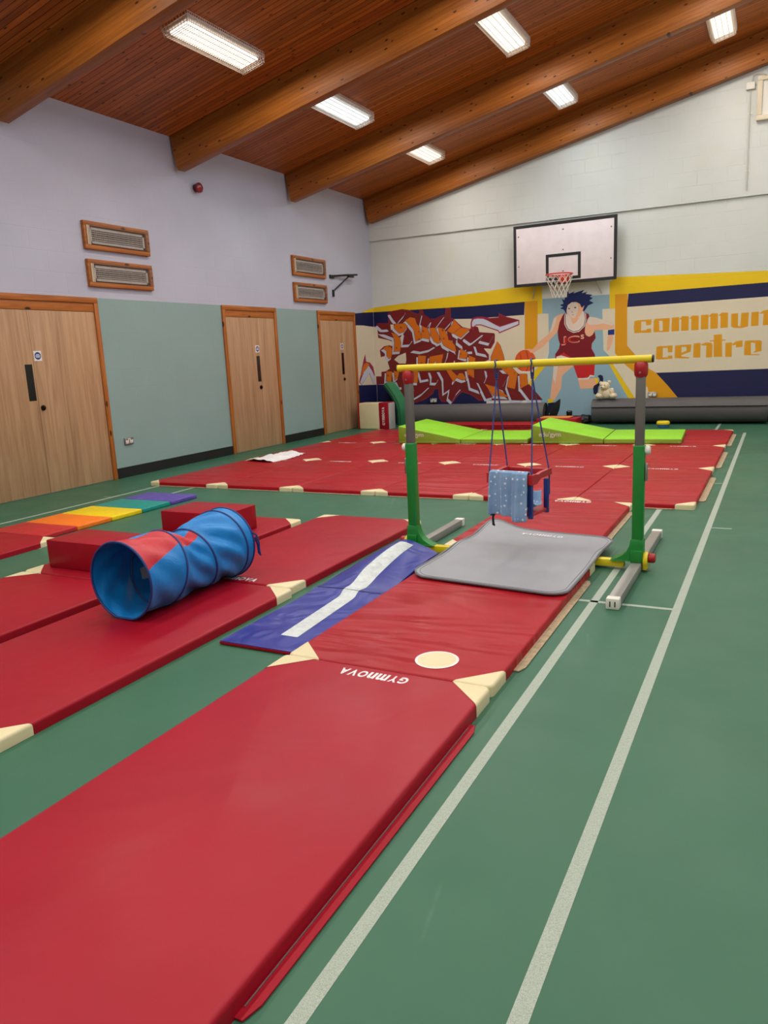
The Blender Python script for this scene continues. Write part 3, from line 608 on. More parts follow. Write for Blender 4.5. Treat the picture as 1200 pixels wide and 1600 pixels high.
  ('outline',6,[(-4.359,0.920),(-4.210,0.916),(-4.187,0.717),(-4.347,0.634)]),
  ('orange',7,[(-4.355,0.916),(-4.214,0.912),(-4.193,0.720),(-4.344,0.639)]),
  ('outline',7,[(-4.336,0.643),(-4.170,0.722),(-3.914,0.425),(-4.163,0.421)]),
  ('maroon',8,[(-4.330,0.642),(-4.171,0.716),(-3.920,0.428),(-4.160,0.426)]),
  ('crimson',8,[(-5.307,1.806),(-5.304,1.913),(-5.276,1.988),(-5.192,2.013),(-5.076,2.011),(-4.924,1.972),(-4.748,1.978),(-4.740,2.048),(-4.660,2.008),(-4.586,1.974),(-4.347,1.901),(-4.348,1.814),(-4.740,1.682),(-4.759,1.722),(-5.093,1.847),(-5.195,1.853),(-5.242,1.814),(-5.249,1.767)]),
  ('pale',9,[(-5.280,1.840),(-5.278,1.911),(-5.244,1.969),(-5.167,1.978),(-5.052,1.968),(-4.951,1.921),(-4.838,1.855),(-4.726,1.796),(-4.365,1.885),(-4.366,1.827),(-4.734,1.703),(-4.752,1.739),(-5.092,1.865),(-5.195,1.871),(-5.248,1.832)]),
  ('maroon',9,[(-4.963,1.957),(-4.748,1.955),(-4.728,2.024),(-4.611,1.970),(-4.390,1.898),(-4.688,1.823),(-4.813,1.854),(-4.900,1.906)]),
 ]),
 ('painted_player','b',[
  ('ballorange',2,[(-4.037,1.143),(-4.045,1.091),(-4.065,1.042),(-4.097,1.001),(-4.139,0.970),(-4.188,0.951),(-4.241,0.945),(-4.293,0.954),(-4.342,0.976),(-4.384,1.011),(-4.416,1.055),(-4.436,1.105),(-4.442,1.159),(-4.434,1.212),(-4.413,1.261),(-4.380,1.302),(-4.338,1.333),(-4.289,1.351),(-4.236,1.356),(-4.184,1.347),(-4.136,1.324),(-4.095,1.290),(-4.064,1.246),(-4.044,1.196)]),
  ('white',3,[(-4.413,1.028),(-4.327,0.942),(-4.179,0.926),(-4.069,1.016),(-4.155,0.960),(-4.314,0.965)]),
  ('skin',4,[(-3.551,1.964),(-3.648,1.933),(-3.706,1.889),(-3.746,1.750),(-3.795,1.620),(-3.965,1.495),(-4.117,1.348),(-4.067,1.298),(-3.905,1.397),(-3.727,1.560),(-3.628,1.649),(-3.589,1.816),(-3.512,1.924)]),
  ('skinlight',5,[(-3.638,1.928),(-3.702,1.884),(-3.740,1.741),(-3.782,1.627),(-3.722,1.683),(-3.679,1.784),(-3.655,1.877)]),
  ('skin',5,[(-4.208,1.372),(-4.086,1.357),(-4.057,1.297),(-4.137,1.295)]),
  ('skin',4,[(-3.065,1.877),(-2.962,1.861),(-2.804,1.805),(-2.638,1.722),(-2.628,1.658),(-2.738,1.636),(-2.970,1.640),(-2.979,1.604),(-3.025,1.541),(-3.072,1.533),(-3.129,1.575),(-3.143,1.622),(-3.130,1.742)]),
  ('skinlight',5,[(-3.065,1.872),(-2.962,1.859),(-2.804,1.801),(-2.643,1.722),(-2.674,1.701),(-2.813,1.746),(-2.961,1.732),(-3.064,1.738),(-3.102,1.787)]),
  ('skin',4,[(-2.732,1.544),(-2.645,1.540),(-2.657,1.430),(-2.706,1.294),(-2.752,1.268),(-2.749,1.435)]),
  ('blue',4,[(-2.738,1.627),(-2.628,1.639),(-2.627,1.543),(-2.737,1.544)]),
  ('skin',2,[(-3.668,1.165),(-3.405,1.155),(-3.346,1.029),(-3.551,0.863),(-3.570,0.631),(-3.690,0.419),(-3.780,0.421),(-3.749,0.675),(-3.718,0.907),(-3.708,1.080)]),
  ('skinlight',3,[(-3.708,1.138),(-3.609,1.134),(-3.649,0.905),(-3.679,0.712),(-3.719,0.829)]),
  ('skin',2,[(-3.258,0.778),(-2.991,0.799),(-2.934,0.807),(-2.914,0.692),(-2.989,0.618),(-3.219,0.614)]),
  ('yellow',3,[(-3.820,0.441),(-3.720,0.439),(-3.714,0.361),(-3.810,0.362)]),
  ('navyshoe',4,[(-3.820,0.362),(-3.686,0.380),(-3.680,0.281),(-3.730,0.193),(-3.801,0.180)]),
  ('yellow',3,[(-2.963,0.798),(-2.900,0.796),(-2.896,0.711),(-2.933,0.683)]),
  ('navyshoe',3,[(-2.912,0.834),(-2.869,0.856),(-2.822,0.837),(-2.808,0.775),(-2.824,0.699),(-2.895,0.644),(-2.904,0.559),(-2.935,0.499),(-2.979,0.522),(-2.989,0.618),(-2.971,0.665),(-2.905,0.702),(-2.873,0.748),(-2.881,0.796)]),
  ('red',3,[(-3.684,1.214),(-3.580,1.275),(-3.415,1.241),(-3.337,1.162),(-2.956,1.146),(-2.972,0.836),(-3.259,0.787),(-3.346,1.038),(-3.414,1.136),(-3.672,1.146)]),
  ('white',4,[(-3.262,0.807),(-3.086,0.801),(-3.044,0.857),(-2.969,0.842),(-2.968,0.823),(-3.039,0.829),(-3.076,0.782),(-3.255,0.781)]),
  ('white',4,[(-3.658,1.203),(-3.570,1.225),(-3.414,1.174),(-3.418,1.150),(-3.649,1.165)]),
  ('jersey',5,[(-3.474,1.996),(-3.541,1.926),(-3.599,1.808),(-3.633,1.649),(-3.619,1.516),(-3.590,1.429),(-3.609,1.345),(-3.678,1.252),(-3.673,1.204),(-3.521,1.269),(-3.376,1.173),(-2.951,1.155),(-2.966,1.222),(-3.023,1.327),(-3.015,1.411),(-2.950,1.500),(-2.969,1.622),(-3.006,1.559),(-3.063,1.529),(-3.119,1.556),(-3.143,1.613),(-3.139,1.733),(-3.102,1.833),(-3.065,1.877),(-3.075,1.923),(-3.169,1.976),(-3.301,1.836)]),
  ('white',6,[(-3.510,1.905),(-3.510,1.774),(-3.454,1.668),(-3.348,1.613),(-3.243,1.628),(-3.149,1.715),(-3.119,1.834),(-3.124,1.936),(-3.169,1.976),(-3.474,1.996),(-3.502,1.942)]),
  ('jersey',7,[(-3.498,1.904),(-3.496,1.773),(-3.444,1.676),(-3.348,1.628),(-3.248,1.641),(-3.160,1.722),(-3.132,1.835),(-3.137,1.937),(-3.169,1.976),(-3.474,1.996),(-3.493,1.941)]),
  ('white',8,[(-3.485,1.903),(-3.483,1.780),(-3.435,1.687),(-3.348,1.641),(-3.253,1.654),(-3.169,1.730),(-3.144,1.835),(-3.150,1.937),(-3.169,1.976),(-3.474,1.996),(-3.483,1.941)]),
  ('skinlight',9,[(-3.469,1.940),(-3.468,1.809),(-3.420,1.699),(-3.348,1.657),(-3.267,1.671),(-3.187,1.736),(-3.157,1.836),(-3.157,1.938),(-3.188,1.986),(-3.445,1.994)]),
  ('skin',10,[(-3.397,1.879),(-3.358,1.765),(-3.291,1.798),(-3.244,1.870)]),
  ('skin',11,[(-3.459,2.125),(-3.378,2.154),(-3.283,2.147),(-3.226,2.108),(-3.188,2.069),(-3.151,2.080),(-3.174,2.004),(-3.188,1.977),(-3.230,1.901),(-3.301,1.859),(-3.377,1.869),(-3.440,1.938),(-3.466,2.014)]),
  ('skinlight',12,[(-3.456,2.097),(-3.378,2.147),(-3.302,2.141),(-3.264,2.111),(-3.264,2.000),(-3.311,1.874),(-3.377,1.878),(-3.435,1.947),(-3.462,2.014)]),
  ('hair',13,[(-3.483,1.969),(-3.522,2.032),(-3.589,2.055),(-3.531,2.082),(-3.589,2.116),(-3.522,2.137),(-3.558,2.222),(-3.510,2.195),(-3.488,2.266),(-3.445,2.350),(-3.426,2.300),(-3.320,2.334),(-3.350,2.299),(-3.157,2.348),(-3.199,2.292),(-3.101,2.308),(-3.133,2.274),(-3.007,2.249),(-3.058,2.224),(-3.007,2.193),(-3.067,2.156),(-2.990,2.110),(-3.090,2.071),(-3.150,1.982),(-3.183,1.986),(-3.151,2.080),(-3.198,2.040),(-3.236,2.116),(-3.302,2.149),(-3.378,2.149),(-3.445,2.107),(-3.474,2.015),(-3.456,1.934)]),
  ('hair',13,[(-3.445,2.045),(-3.426,2.056),(-3.405,2.042),(-3.424,2.028)]),
  ('hair',13,[(-3.340,2.056),(-3.316,2.067),(-3.290,2.053),(-3.315,2.039)]),
  ('hair',13,[(-3.382,1.981),(-3.368,1.984),(-3.351,1.977),(-3.368,1.970)]),
  ('red',13,[(-3.382,1.934),(-3.349,1.936),(-3.339,1.929),(-3.358,1.925)]),
 ]),
 ('painted_lettering','b',[
  ('letter',3,[(-2.291,1.755),(-2.216,1.765),(-2.177,1.755),(-2.177,1.569),(-2.159,1.553),(-2.230,1.550),(-2.287,1.549),(-2.299,1.648)]),
  ('letter',4,[(-2.216,1.765),(-2.008,1.766),(-2.013,1.676),(-2.094,1.672),(-2.099,1.736),(-2.177,1.737)]),
  ('letter',4,[(-2.177,1.587),(-2.089,1.589),(-2.086,1.610),(-2.012,1.613),(-2.007,1.545),(-2.173,1.550)]),
  ('letter',3,[(-1.973,1.732),(-1.953,1.770),(-1.887,1.769),(-1.875,1.552),(-1.948,1.545),(-1.972,1.561)]),
  ('letter',3,[(-1.887,1.769),(-1.711,1.772),(-1.716,1.709),(-1.886,1.737)]),
  ('letter',4,[(-1.827,1.734),(-1.710,1.744),(-1.717,1.596),(-1.719,1.543),(-1.819,1.545)]),
  ('letter',4,[(-1.882,1.566),(-1.819,1.566),(-1.819,1.542),(-1.881,1.545)]),
  ('letter',3,[(-1.680,1.774),(-1.560,1.775),(-1.559,1.547),(-1.678,1.546)]),
  ('letter',3,[(-1.529,1.765),(-1.410,1.776),(-1.408,1.547),(-1.526,1.547)]),
  ('letter',4,[(-1.565,1.739),(-1.513,1.788),(-1.410,1.780),(-1.521,1.736)]),
  ('letter',3,[(-1.370,1.766),(-1.253,1.777),(-1.250,1.548),(-1.367,1.547)]),
  ('letter',4,[(-1.406,1.740),(-1.355,1.789),(-1.253,1.781),(-1.363,1.738)]),
  ('letter',3,[(-1.221,1.786),(-1.104,1.789),(-1.101,1.553),(-1.216,1.550)]),
  ('letter',3,[(-1.074,1.779),(-0.959,1.792),(-0.955,1.556),(-1.069,1.553)]),
  ('letter',4,[(-1.109,1.754),(-1.058,1.803),(-0.959,1.796),(-1.066,1.751)]),
  ('letter',3,[(-0.921,1.783),(-0.807,1.796),(-0.803,1.560),(-0.915,1.557)]),
  ('letter',4,[(-0.955,1.758),(-0.905,1.806),(-0.807,1.799),(-0.913,1.755)]),
  ('letter',3,[(-0.759,1.777),(-0.657,1.780),(-0.651,1.578),(-0.616,1.567),(-0.623,1.540),(-0.711,1.549),(-0.754,1.575)]),
  ('letter',3,[(-0.609,1.781),(-0.496,1.783),(-0.502,1.560),(-0.583,1.541),(-0.623,1.540),(-0.616,1.567)]),
  ('letter',3,[(-0.460,1.781),(-0.351,1.784),(-0.349,1.565),(-0.458,1.561)]),
  ('letter',3,[(-0.350,1.753),(-0.297,1.792),(-0.198,1.813),(-0.159,1.791),(-0.155,1.565),(-0.286,1.565),(-0.280,1.749),(-0.334,1.752)]),
  ('letter',3,[(-1.916,1.299),(-1.863,1.311),(-1.811,1.307),(-1.811,1.091),(-1.867,1.081),(-1.923,1.096)]),
  ('letter',3,[(-1.811,1.307),(-1.654,1.312),(-1.658,1.201),(-1.727,1.197),(-1.732,1.273),(-1.812,1.277)]),
  ('letter',4,[(-1.815,1.115),(-1.725,1.118),(-1.725,1.140),(-1.656,1.144),(-1.652,1.090),(-1.814,1.082)]),
  ('letter',3,[(-1.616,1.307),(-1.511,1.311),(-1.508,1.091),(-1.616,1.096)]),
  ('letter',3,[(-1.511,1.311),(-1.355,1.315),(-1.362,1.197),(-1.509,1.141),(-1.510,1.181),(-1.430,1.213),(-1.432,1.277),(-1.510,1.280)]),
  ('letter',4,[(-1.514,1.124),(-1.369,1.096),(-1.402,1.084),(-1.513,1.088)]),
  ('letter',3,[(-1.320,1.328),(-1.212,1.333),(-1.209,1.090),(-1.321,1.095)]),
  ('letter',3,[(-1.211,1.305),(-1.126,1.336),(-1.040,1.323),(-1.025,1.278),(-1.024,1.089),(-1.120,1.086),(-1.121,1.283),(-1.190,1.290)]),
  ('letter',3,[(-1.011,1.452),(-0.888,1.456),(-0.871,1.097),(-0.830,1.088),(-1.001,1.092)]),
  ('letter',4,[(-1.069,1.363),(-0.832,1.368),(-0.832,1.351),(-1.068,1.345)]),
  ('letter',3,[(-0.830,1.314),(-0.730,1.316),(-0.724,1.081),(-0.825,1.085)]),
  ('letter',3,[(-0.729,1.290),(-0.670,1.330),(-0.571,1.343),(-0.570,1.236),(-0.669,1.230),(-0.665,1.279),(-0.715,1.264)]),
  ('letter',3,[(-0.535,1.332),(-0.448,1.333),(-0.438,1.113),(-0.304,1.104),(-0.327,1.092),(-0.540,1.101),(-0.542,1.255)]),
  ('letter',3,[(-0.448,1.333),(-0.306,1.329),(-0.287,1.311),(-0.286,1.158),(-0.407,1.133),(-0.392,1.154),(-0.374,1.162),(-0.383,1.291),(-0.446,1.299)]),
 ]),
]
PAINT = {k: blockwork('mural_'+k, c, 'x', .5, .04, .25) for k, c in dict(yellow=(226,190,20), navy=(24,28,72), cream=(214,203,178), ochre=(214,150,14),
    skyblue=(138,170,184), dull=(112,34,30), outline=(70,20,50), crimson=(150,30,66), pale=(192,196,212), maroon=(120,28,30), ballorange=(216,88,34), white=(222,216,206),
    skin=(228,172,136), skinlight=(216,200,186), blue=(28,48,120), navyshoe=(18,22,58), red=(190,30,38), jersey=(118,16,30), hair=(16,32,88), letter=(214,150,20)).items()}
t = NT('mural_orange'); v = t.coord(); vo = t.n('ShaderNodeTexVoronoi'); vo.inputs['Scale'].default_value = 9; t.l(v, vo.inputs['Vector'])
PAINT['orange'] = t.set(t.mix(t.ramp(vo.outputs['Distance'], [(.16, (.8,)*3), (.24, (0,)*3)]), lin((206,108,20)), lin((140,52,20))), .5, .3)
mural = thing('wall_mural', 'painted sports mural with graffiti, a basketball player and orange lettering across the back wall', 'mural', (XL+3.5, YB, .13))
k = 0
for part, wall, polys in MURAL:
    bm = bm_new(); mats = []
    for colr, lay, pts in polys:
        e = .001 + lay*.0003
        m = PAINT[colr]
        if m not in mats: mats.append(m)
        vs = [bm.verts.new((x, YB-e, z) if wall == 'b' else (XL+e, x, z)) for x, z in pts]
        f = bm.faces.new(vs); f.normal_update(); f.material_index = mats.index(m)
        if (f.normal.y > 0) if wall == 'b' else (f.normal.x < 0): f.normal_flip()
    me_name = {'background': 'painted_background'}.get(part, part)
    me = bpy.data.meshes.new(me_name); bm.transform(Matrix.Translation(-mural.location)); bm.to_mesh(me); bm.free()
    for m in mats: me.materials.append(m)
    o = bpy.data.objects.new(me_name, me); COL.objects.link(o); o.parent = mural
player = [c for c in mural.children if c.name.startswith('painted_player')][0]
def wall_text(body, x, z, w, h, e, m, name):
    b = text_bm(body, w, h); b.transform(Matrix.Translation((x, YB-e, z)) @ Matrix.Rotation(PI/2, 4, 'X') )
    b.transform(Matrix.Translation(-mural.location)); me = bpy.data.meshes.new(name); b.to_mesh(me); b.free(); me.materials.append(m)
    o = bpy.data.objects.new(name, me); COL.objects.link(o); o.parent = player; return o
JX, JZ = JCPOS
for m_, g_, e_ in ((PAINT['skin'], .03, .0062), (PAINT['red'], 0, .0065)):
    wall_text('JC', JX, JZ, .30+g_, .13+g_, e_, m_, 'shirt_letters')
wall_text('s', JX+.215, JZ+.055, .06, .08, .0062, PAINT['skin'], 'shirt_letters')
bm = bm_new()
BX, BZ, BR = BALL
for q in ([(BX+BR*.95*math.cos(a), BZ+BR*.25*math.sin(a)) for a in [math.radians(190+16*i) for i in range(11)]], [(BX+.25*BR*math.sin(a), BZ+BR*.95*math.cos(a)) for a in [math.radians(10+16*i) for i in range(11)]], [(BX-.6*BR+.2*BR*math.cos(a), BZ+BR*.75*math.sin(a)) for a in [math.radians(-70+14*i) for i in range(11)]]):
    tube(bm, [(x, YB-.0066, z) for x, z in q], .004, 5)
obj('ball_seams', bm, PAINT['maroon'], mural)

# ================================================================== MATS
def mat_bm(w, l, th, r, grow=0, cuts=0):
    b = bmesh.new(); box(b, -w/2-grow, w/2+grow, -l/2-grow, l/2+grow, 0 if not grow else .0006, th+grow)
    bmesh.ops.recalc_face_normals(b, faces=b.faces)
    vert = [e for e in b.edges if abs(e.verts[0].co.z-e.verts[1].co.z) > .5*th]
    bmesh.ops.bevel(b, geom=vert, offset=.03, segments=4, profile=.5, affect='EDGES')
    top = [e for e in b.edges if all(v.co.z > th*.9 for v in e.verts) and len(e.link_faces) == 2 and any(abs(f.normal.z) < .5 for f in e.link_faces)]
    bmesh.ops.bevel(b, geom=top, offset=r, segments=4, profile=.5, affect='EDGES')
    return b
def gym_mat(name, label, x0, x1, y0, y1, th=.05, z0=0, m=RED, corners=True, text=None, flaps=(), group=None, leg=.17, cat='gym mat', flapm=TAN):
    w, l = x1-x0, y1-y0
    r = thing(name, label, cat, ((x0+x1)/2, (y0+y1)/2, z0), 0, group)
    obj('cover', mat_bm(w, l, th, .014), m, r, True, True)
    if corners:
        for sx, sy in ((-1,-1), (1,-1), (-1,1), (1,1)):
            b = mat_bm(w, l, th, .014, .0016)
            n = Vector((sx, sy, 0)).normalized(); p = Vector((sx*(w/2-leg), sy*l/2, 0))
            bmesh.ops.bisect_plane(b, geom=b.verts[:]+b.edges[:]+b.faces[:], plane_co=p, plane_no=n, clear_inner=True)
            obj('corner', b, CREAM, r, True, True, label='cream corner patch')
    if text:
        b = unicase_bm('GYmnOVA', .32, .06)
        b.transform(Matrix.Translation((text[0], text[1], th+.0012)) @ Matrix.Rotation(PI if text[2] else 0, 4, 'Z')); obj('lettering', b, WHITE_PRINT, r, False, True)
    for side, a, b_, wd in flaps:
        bm = bm_new()
        if side == 'r': pts = [(w/2-.01, a), (w/2+wd*.6, a), (w/2+wd, a+.05), (w/2+wd, b_-.05), (w/2+wd*.6, b_), (w/2-.01, b_)]
        elif side == 'n': pts = [(a, -l/2+.01), (a+.04, -l/2-wd), (b_-.04, -l/2-wd), (b_, -l/2+.01)]
        prism(bm, pts, .002, .007, 'z'); obj('velcro_flap', bm, flapm, r, False, True, label='tan velcro flap' if flapm is TAN else 'red vinyl flap')
        if flapm is not TAN:
            bm = bm_new(); tube(bm, [(w/2+.0045, a+.03, .008), (w/2+.0045, b_-.03, .008)], .0022, 6); obj('zip', bm, plain('zip_brown', (96,78,72), .5), r, True, True, label='grey zip')
    return r
gym_mat('gym_mat', 'large red mat in the foreground with white lettering at its far end', -1.95, -.965, .62, 2.70, .055, m=REDF, text=(0, .965, True), flaps=[('r', -.61, .80, .035)], flapm=REDF, group='red mats in the middle run')
m2 = gym_mat('gym_mat', 'wrinkled red mat with a cream circle, running under the grey mat', -1.95, -.965, 2.712, 4.675, .05, m=REDW, flaps=[('r', -.70, .70, .04)], group='red mats in the middle run')
bm = bm_new(); lathe(bm, [(.088, .0505), (.088, .0518)], 40, Matrix.Translation((-1.278+1.4575, 2.885-3.6935, 0))); obj('circle_patch', bm, CREAM, m2, False, True, label='cream round patch')
bm = bm_new()
c = (-1.278+1.4575, 2.885-3.6935)
ring = [[(c[0]+q*math.cos(a), c[1]+q*math.sin(a)) for a in [2*PI*i/40 for i in range(40)]] for q in (.086, .097)]
for i in range(40):
    j = (i+1) % 40; bm.faces.new([bm.verts.new((*p, .0522)) for p in (ring[0][i], ring[1][i], ring[1][j], ring[0][j])])
obj('circle_edging', bm, WHITE_PRINT, m2, False, True, label='white edging')
gym_mat('gym_mat', 'red mat behind the grey mat, butting against the big red matted area', -2.05, -1.055, 4.80, 6.598, .05, m=REDW, text=(0, .83, True), flaps=[('r', -.7, .72, .04)], group='red mats in the middle run')

# mats on the left
gym_mat('gym_mat', 'long red mat lying under the blue play tunnel, cream corner at its near end', -3.415, -2.495, 1.60, 3.575, .05, group='red mats on the left')
gym_mat('gym_mat', 'red mat beyond the play tunnel, beside the blue mat', -3.45, -2.525, 3.585, 5.50, .05, text=(.02, -.90, False), group='red mats on the left')
gym_mat('gym_mat', 'red mat at the left picture edge in front of the red blocks', -4.52, -3.525, 1.35, 3.315, .05, group='red mats on the left')
gym_mat('gym_mat', 'red mat carrying the two red foam blocks', -4.53, -3.535, 3.325, 5.27, .05, group='red mats on the left')
gym_mat('gym_mat', 'red mat against the near end of the rainbow mat', -6.16, -5.165, 2.16, 4.145, .045, group='red mats on the left')

# the big matted square: 6 x 3 mats
XS = [-6.56, -5.555, -4.555, -3.56, -2.56, -1.567, -.57]; YS = [6.63, 8.625, 10.555, 12.50]
order = ['first', 'second', 'third', 'fourth', 'fifth', 'sixth']; rows = ['front', 'middle', 'back']
protos = {}
for j in range(3):
    for i in range(6):
        lab = 'red mat in the %s row of the big matted square, %s from the left' % (rows[j], order[i])
        fl = []
        if i == 5: fl.append(('r', [-.63, -.66, -.68][j], [.66, .66, .72][j], .055))
        if j == 0 and i != 4: fl.append(('n', -.36, .36, .025))
        g = gym_mat('gym_mat', lab, XS[i]+.002, XS[i+1]-.002, YS[j]+.002, YS[j+1]-.002, .045, m=REDW, text=(0, (YS[j+1]-YS[j])/2-.1, True) if j < 2 else None, flaps=fl, group='red mats of the big square', leg=.15)

# blue folding mat with a white stripe, riding up over the bar's left foot rail
def sm(a, b, x): t_ = min(1, max(0, (x-a)/(b-a))); return t_*t_*(3-2*t_)
def bz(x, y): return .058*math.exp(-((x+2.235)/.13)**2)*sm(3.62, 4.0, y) + .045*sm(3.7, 4.4, y)*sm(-2.5, -2.3, x) + .012*math.exp(-((y-3.70)/.05)**2)
def byend(x): return 4.60-.75*max(0, abs(x+2.19)-.11)**1.5*3
def bpt(u, v, dz=0):
    x = -2.416+.448*u; y = 2.80+(byend(x)-2.80)*v
    return (x, y, .020+bz(x, y)+dz)
bl = thing('folding_mat', 'blue folding mat with a white stripe between the red mats', 'gym mat', (-2.19, 3.7, 0))
bm = bm_new(); slab(bm, lambda u, v: bpt(u, v), 28, 90, .014); obj('cover', bm, BLUEV, bl, True)
bm = bm_new(); sheet(bm, lambda u, v: (bpt(u, 0)[0], 2.80-.004+.02*v*0, .004+.012*v), 6, 1, .004); obj('edge', bm, RED, bl, False, label='dark red side')
bm = bm_new()
def stripe(u, v):
    y = 2.97+(4.53-2.97)*v; x = -2.118-.085*v+.05*(u-.5)*2 - .012*math.exp(-((y-3.70)/.06)**2)
    return (x, y, .0215+bz(x, y))
sheet(bm, stripe, 6, 70); t = NT('worn_white_tape'); v = t.coord(); obj('white_stripe', bm, t.set(t.ramp(t.noise(v, 22, 5, .7), [(.3, lin((170,178,180))), (.6, lin((205,212,210)))]), .5), bl, True, label='worn white tape stripe')
bm = bm_new(); tube(bm, [(-2.40+.43*i/12, 3.70, .0215+bz(-2.40+.43*i/12, 3.70)-.001) for i in range(13)], .0025, 5); obj('fold_seam', bm, plain('dark_navy', (22,24,60), .5), bl, True)

# grey landing mat lying over the red mats and the cross tube, its far left corner lifted
P00, P10, P11, P01 = (-1.935, 4.0), (-.968, 3.895), (-.95, 5.22), (-1.885, 5.40)
def gflat(u, v): return tuple((P00[k]*(1-u)+P10[k]*u)*(1-v)+(P01[k]*(1-u)+P11[k]*u)*v for k in (0, 1))
def gz(u, v):
    x, y = gflat(u, v)
    return .056 + .022*math.exp(-((y-4.735)/.16)**2) + .055*math.exp(-((u/.16)**2+((1-v)/.2)**2)) + .012*math.exp(-(u/.05)**2)*(1-v) + .004*math.sin(6*u+2)*v
def round_uv(a, b, w=.95, l=1.33, r=.11):
    """square parameters to a rectangle with rounded corners"""
    x, y = (a-.5)*w, (b-.5)*l
    cx, cy = w/2-r, l/2-r
    if abs(x) > cx:
        f = (abs(x)-cx)/r; mx_ = cy + r*math.sqrt(max(0, 1-f*f)); y *= mx_/(l/2)
    return x/w+.5, y/l+.5
def gp(a, b, dz=0):
    u, v = round_uv(.5-.5*math.cos(PI*a), b); x, y = gflat(u, v); return (x, y, gz(u, v)+dz)
gm = thing('landing_mat', 'thin grey rubber landing mat with rounded corners under the swing', 'mat', (-1.43, 4.6, .05))
bm = bm_new(); slab(bm, lambda a, b: gp(a, b, .012), 60, 70, .011); obj('sheet', bm, GREYV, gm, True)
rim = [gp(i/60, 0, .010) for i in range(61)]+[gp(1, i/4, .010) for i in range(1, 4)]+[gp(1-i/60, 1, .010) for i in range(61)]+[gp(0, 1-i/4, .010) for i in range(1, 4)]
rim2 = [rim[0]]
for q in rim[1:]:
    if (Vector(q)-Vector(rim2[-1])).length > .006: rim2.append(q)
if (Vector(rim2[0])-Vector(rim2[-1])).length < .006: rim2.pop()
bm = bm_new(); tube(bm, rim2, .0075, 6, closed=True); obj('binding', bm, plain('grey_binding', (112,113,118), .6), gm, True, label='darker grey bound edge')
bm = bm_new()
def gi(a, b): u, v = round_uv(.5-.5*math.cos(PI*a), b); u, v = .5+(u-.5)*.955, .5+(v-.5)*.968; x, y = gflat(u, v); return (x, y, gz(u, v)+.0122)
r3 = []
for q in [gi(i/60, 0) for i in range(61)]+[gi(1, i/40) for i in range(1, 40)]+[gi(1-i/60, 1) for i in range(61)]+[gi(0, 1-i/40) for i in range(1, 40)]:
    if not r3 or (Vector(q)-Vector(r3[-1])).length > .008: r3.append(q)
tube(bm, r3, .0022, 5, closed=True); obj('stitched_border', bm, plain('grey_stitch', (118,119,124), .6), gm, True)
b = unicase_bm('GYmnOVA', .31, .055); b.transform(Matrix.Translation((-1.45, 5.19, gz(.47, .89)+.0145)) @ Matrix.Rotation(PI-.12, 4, 'Z') @ Matrix.Rotation(.02, 4, 'X')); obj('lettering', b, WHITE_PRINT, gm)

# rainbow folding mat
rb = thing('rainbow_mat', 'small folding mat of red, orange, yellow, teal and purple panels', 'gym mat', (-5.72, 5.13, 0))
ry = [4.165, 4.535, 4.925, 5.305, 5.69, 6.085]
for k, (n, c) in enumerate((('red', (186,34,40)), ('orange', (240,120,22)), ('yellow', (236,205,10)), ('teal', (20,140,130)), ('purple', (90,70,160)))):
    bm = bm_new(); rbox(bm, -6.055+.004*k, -5.385+.003*k, ry[k]+.002, ry[k+1]-.002, 0, .042, .009, 3)
    obj('panel', bm, vinyl('rainbow_'+n, c, .25, .42, 5), rb, True, label=n+' panel')

# red foam blocks
def block(x0, x1, y0, y1, label):
    r = thing('foam_block', label, 'foam block', ((x0+x1)/2, (y0+y1)/2, .05), 0, 'red foam blocks')
    bm = bm_new(); rbox(bm, x0, x1, y0, y1, .0505, .243, .006, 2)
    obj('cover', bm, RED, r, True)
    bm = bm_new(); sheet(bm, lambda u, v: (x1-.03+.10*u, y0+.05+(y1-y0-.1)*v, .232-.0*u+.012*math.sin(u*2.2)) if False else (x1+.002+.006*u, y0+.06+(y1-y0-.12)*v, .24-.165*u), 4, 8, .003); obj('flap', bm, RED, r, True)
block(-4.425, -3.80, 3.452, 3.80, 'red foam block nearer the camera, left of the play tunnel')
block(-4.345, -3.715, 4.475, 4.885, 'red foam block behind the play tunnel, farther from the camera')

# ================================================================== PLAY TUNNEL
tn = thing('play_tunnel', 'blue pop-up play tunnel with a red patch lying on a red mat', 'play tunnel', (-3.05, 3.24, .05))
C0, C1 = Vector((-3.05, 2.80, 0)), Vector((-3.06, 3.69, 0))
hoops = [0, .32, .63, .93, 1.0]
def t_r(s):
    rib = min(abs(s-h) for h in hoops)
    sag = .012*min(1, rib/.1)
    return .214 - .032*math.exp(-((s-.56)/.18)**2) - sag + .006*sm(.85, 1, s)
def t_pt(s, th, dr=0):
    r_ = t_r(s)+dr
    if dr == 0:
        k_ = sum(math.exp(-((s-h)/.05)**2) for h in hoops)
        tw = th + 3.2*(s-.5)
        r_ += 0.009*math.sin(8*tw)*max(0, 1-k_)*(1.4 if .32 < s < .93 else .6)
    c_ = C0.lerp(C1, s)
    tilt = .13*math.sin(2*PI*s)*math.sin(th)          # hoops lean as the tube twists
    z_ = .052+.214-.028*math.exp(-((s-.54)/.19)**2)
    zz_ = max(.060+min(0, dr-.0)*0, z_+r_*math.sin(th))
    return (c_.x+r_*math.cos(th), c_.y+tilt*.35, zz_)
bm = bm_new(); ns, nt = 200, 320
g_ = [[bm.verts.new(t_pt(i/ns, 2*PI*j/nt)) for j in range(nt)] for i in range(ns+1)]
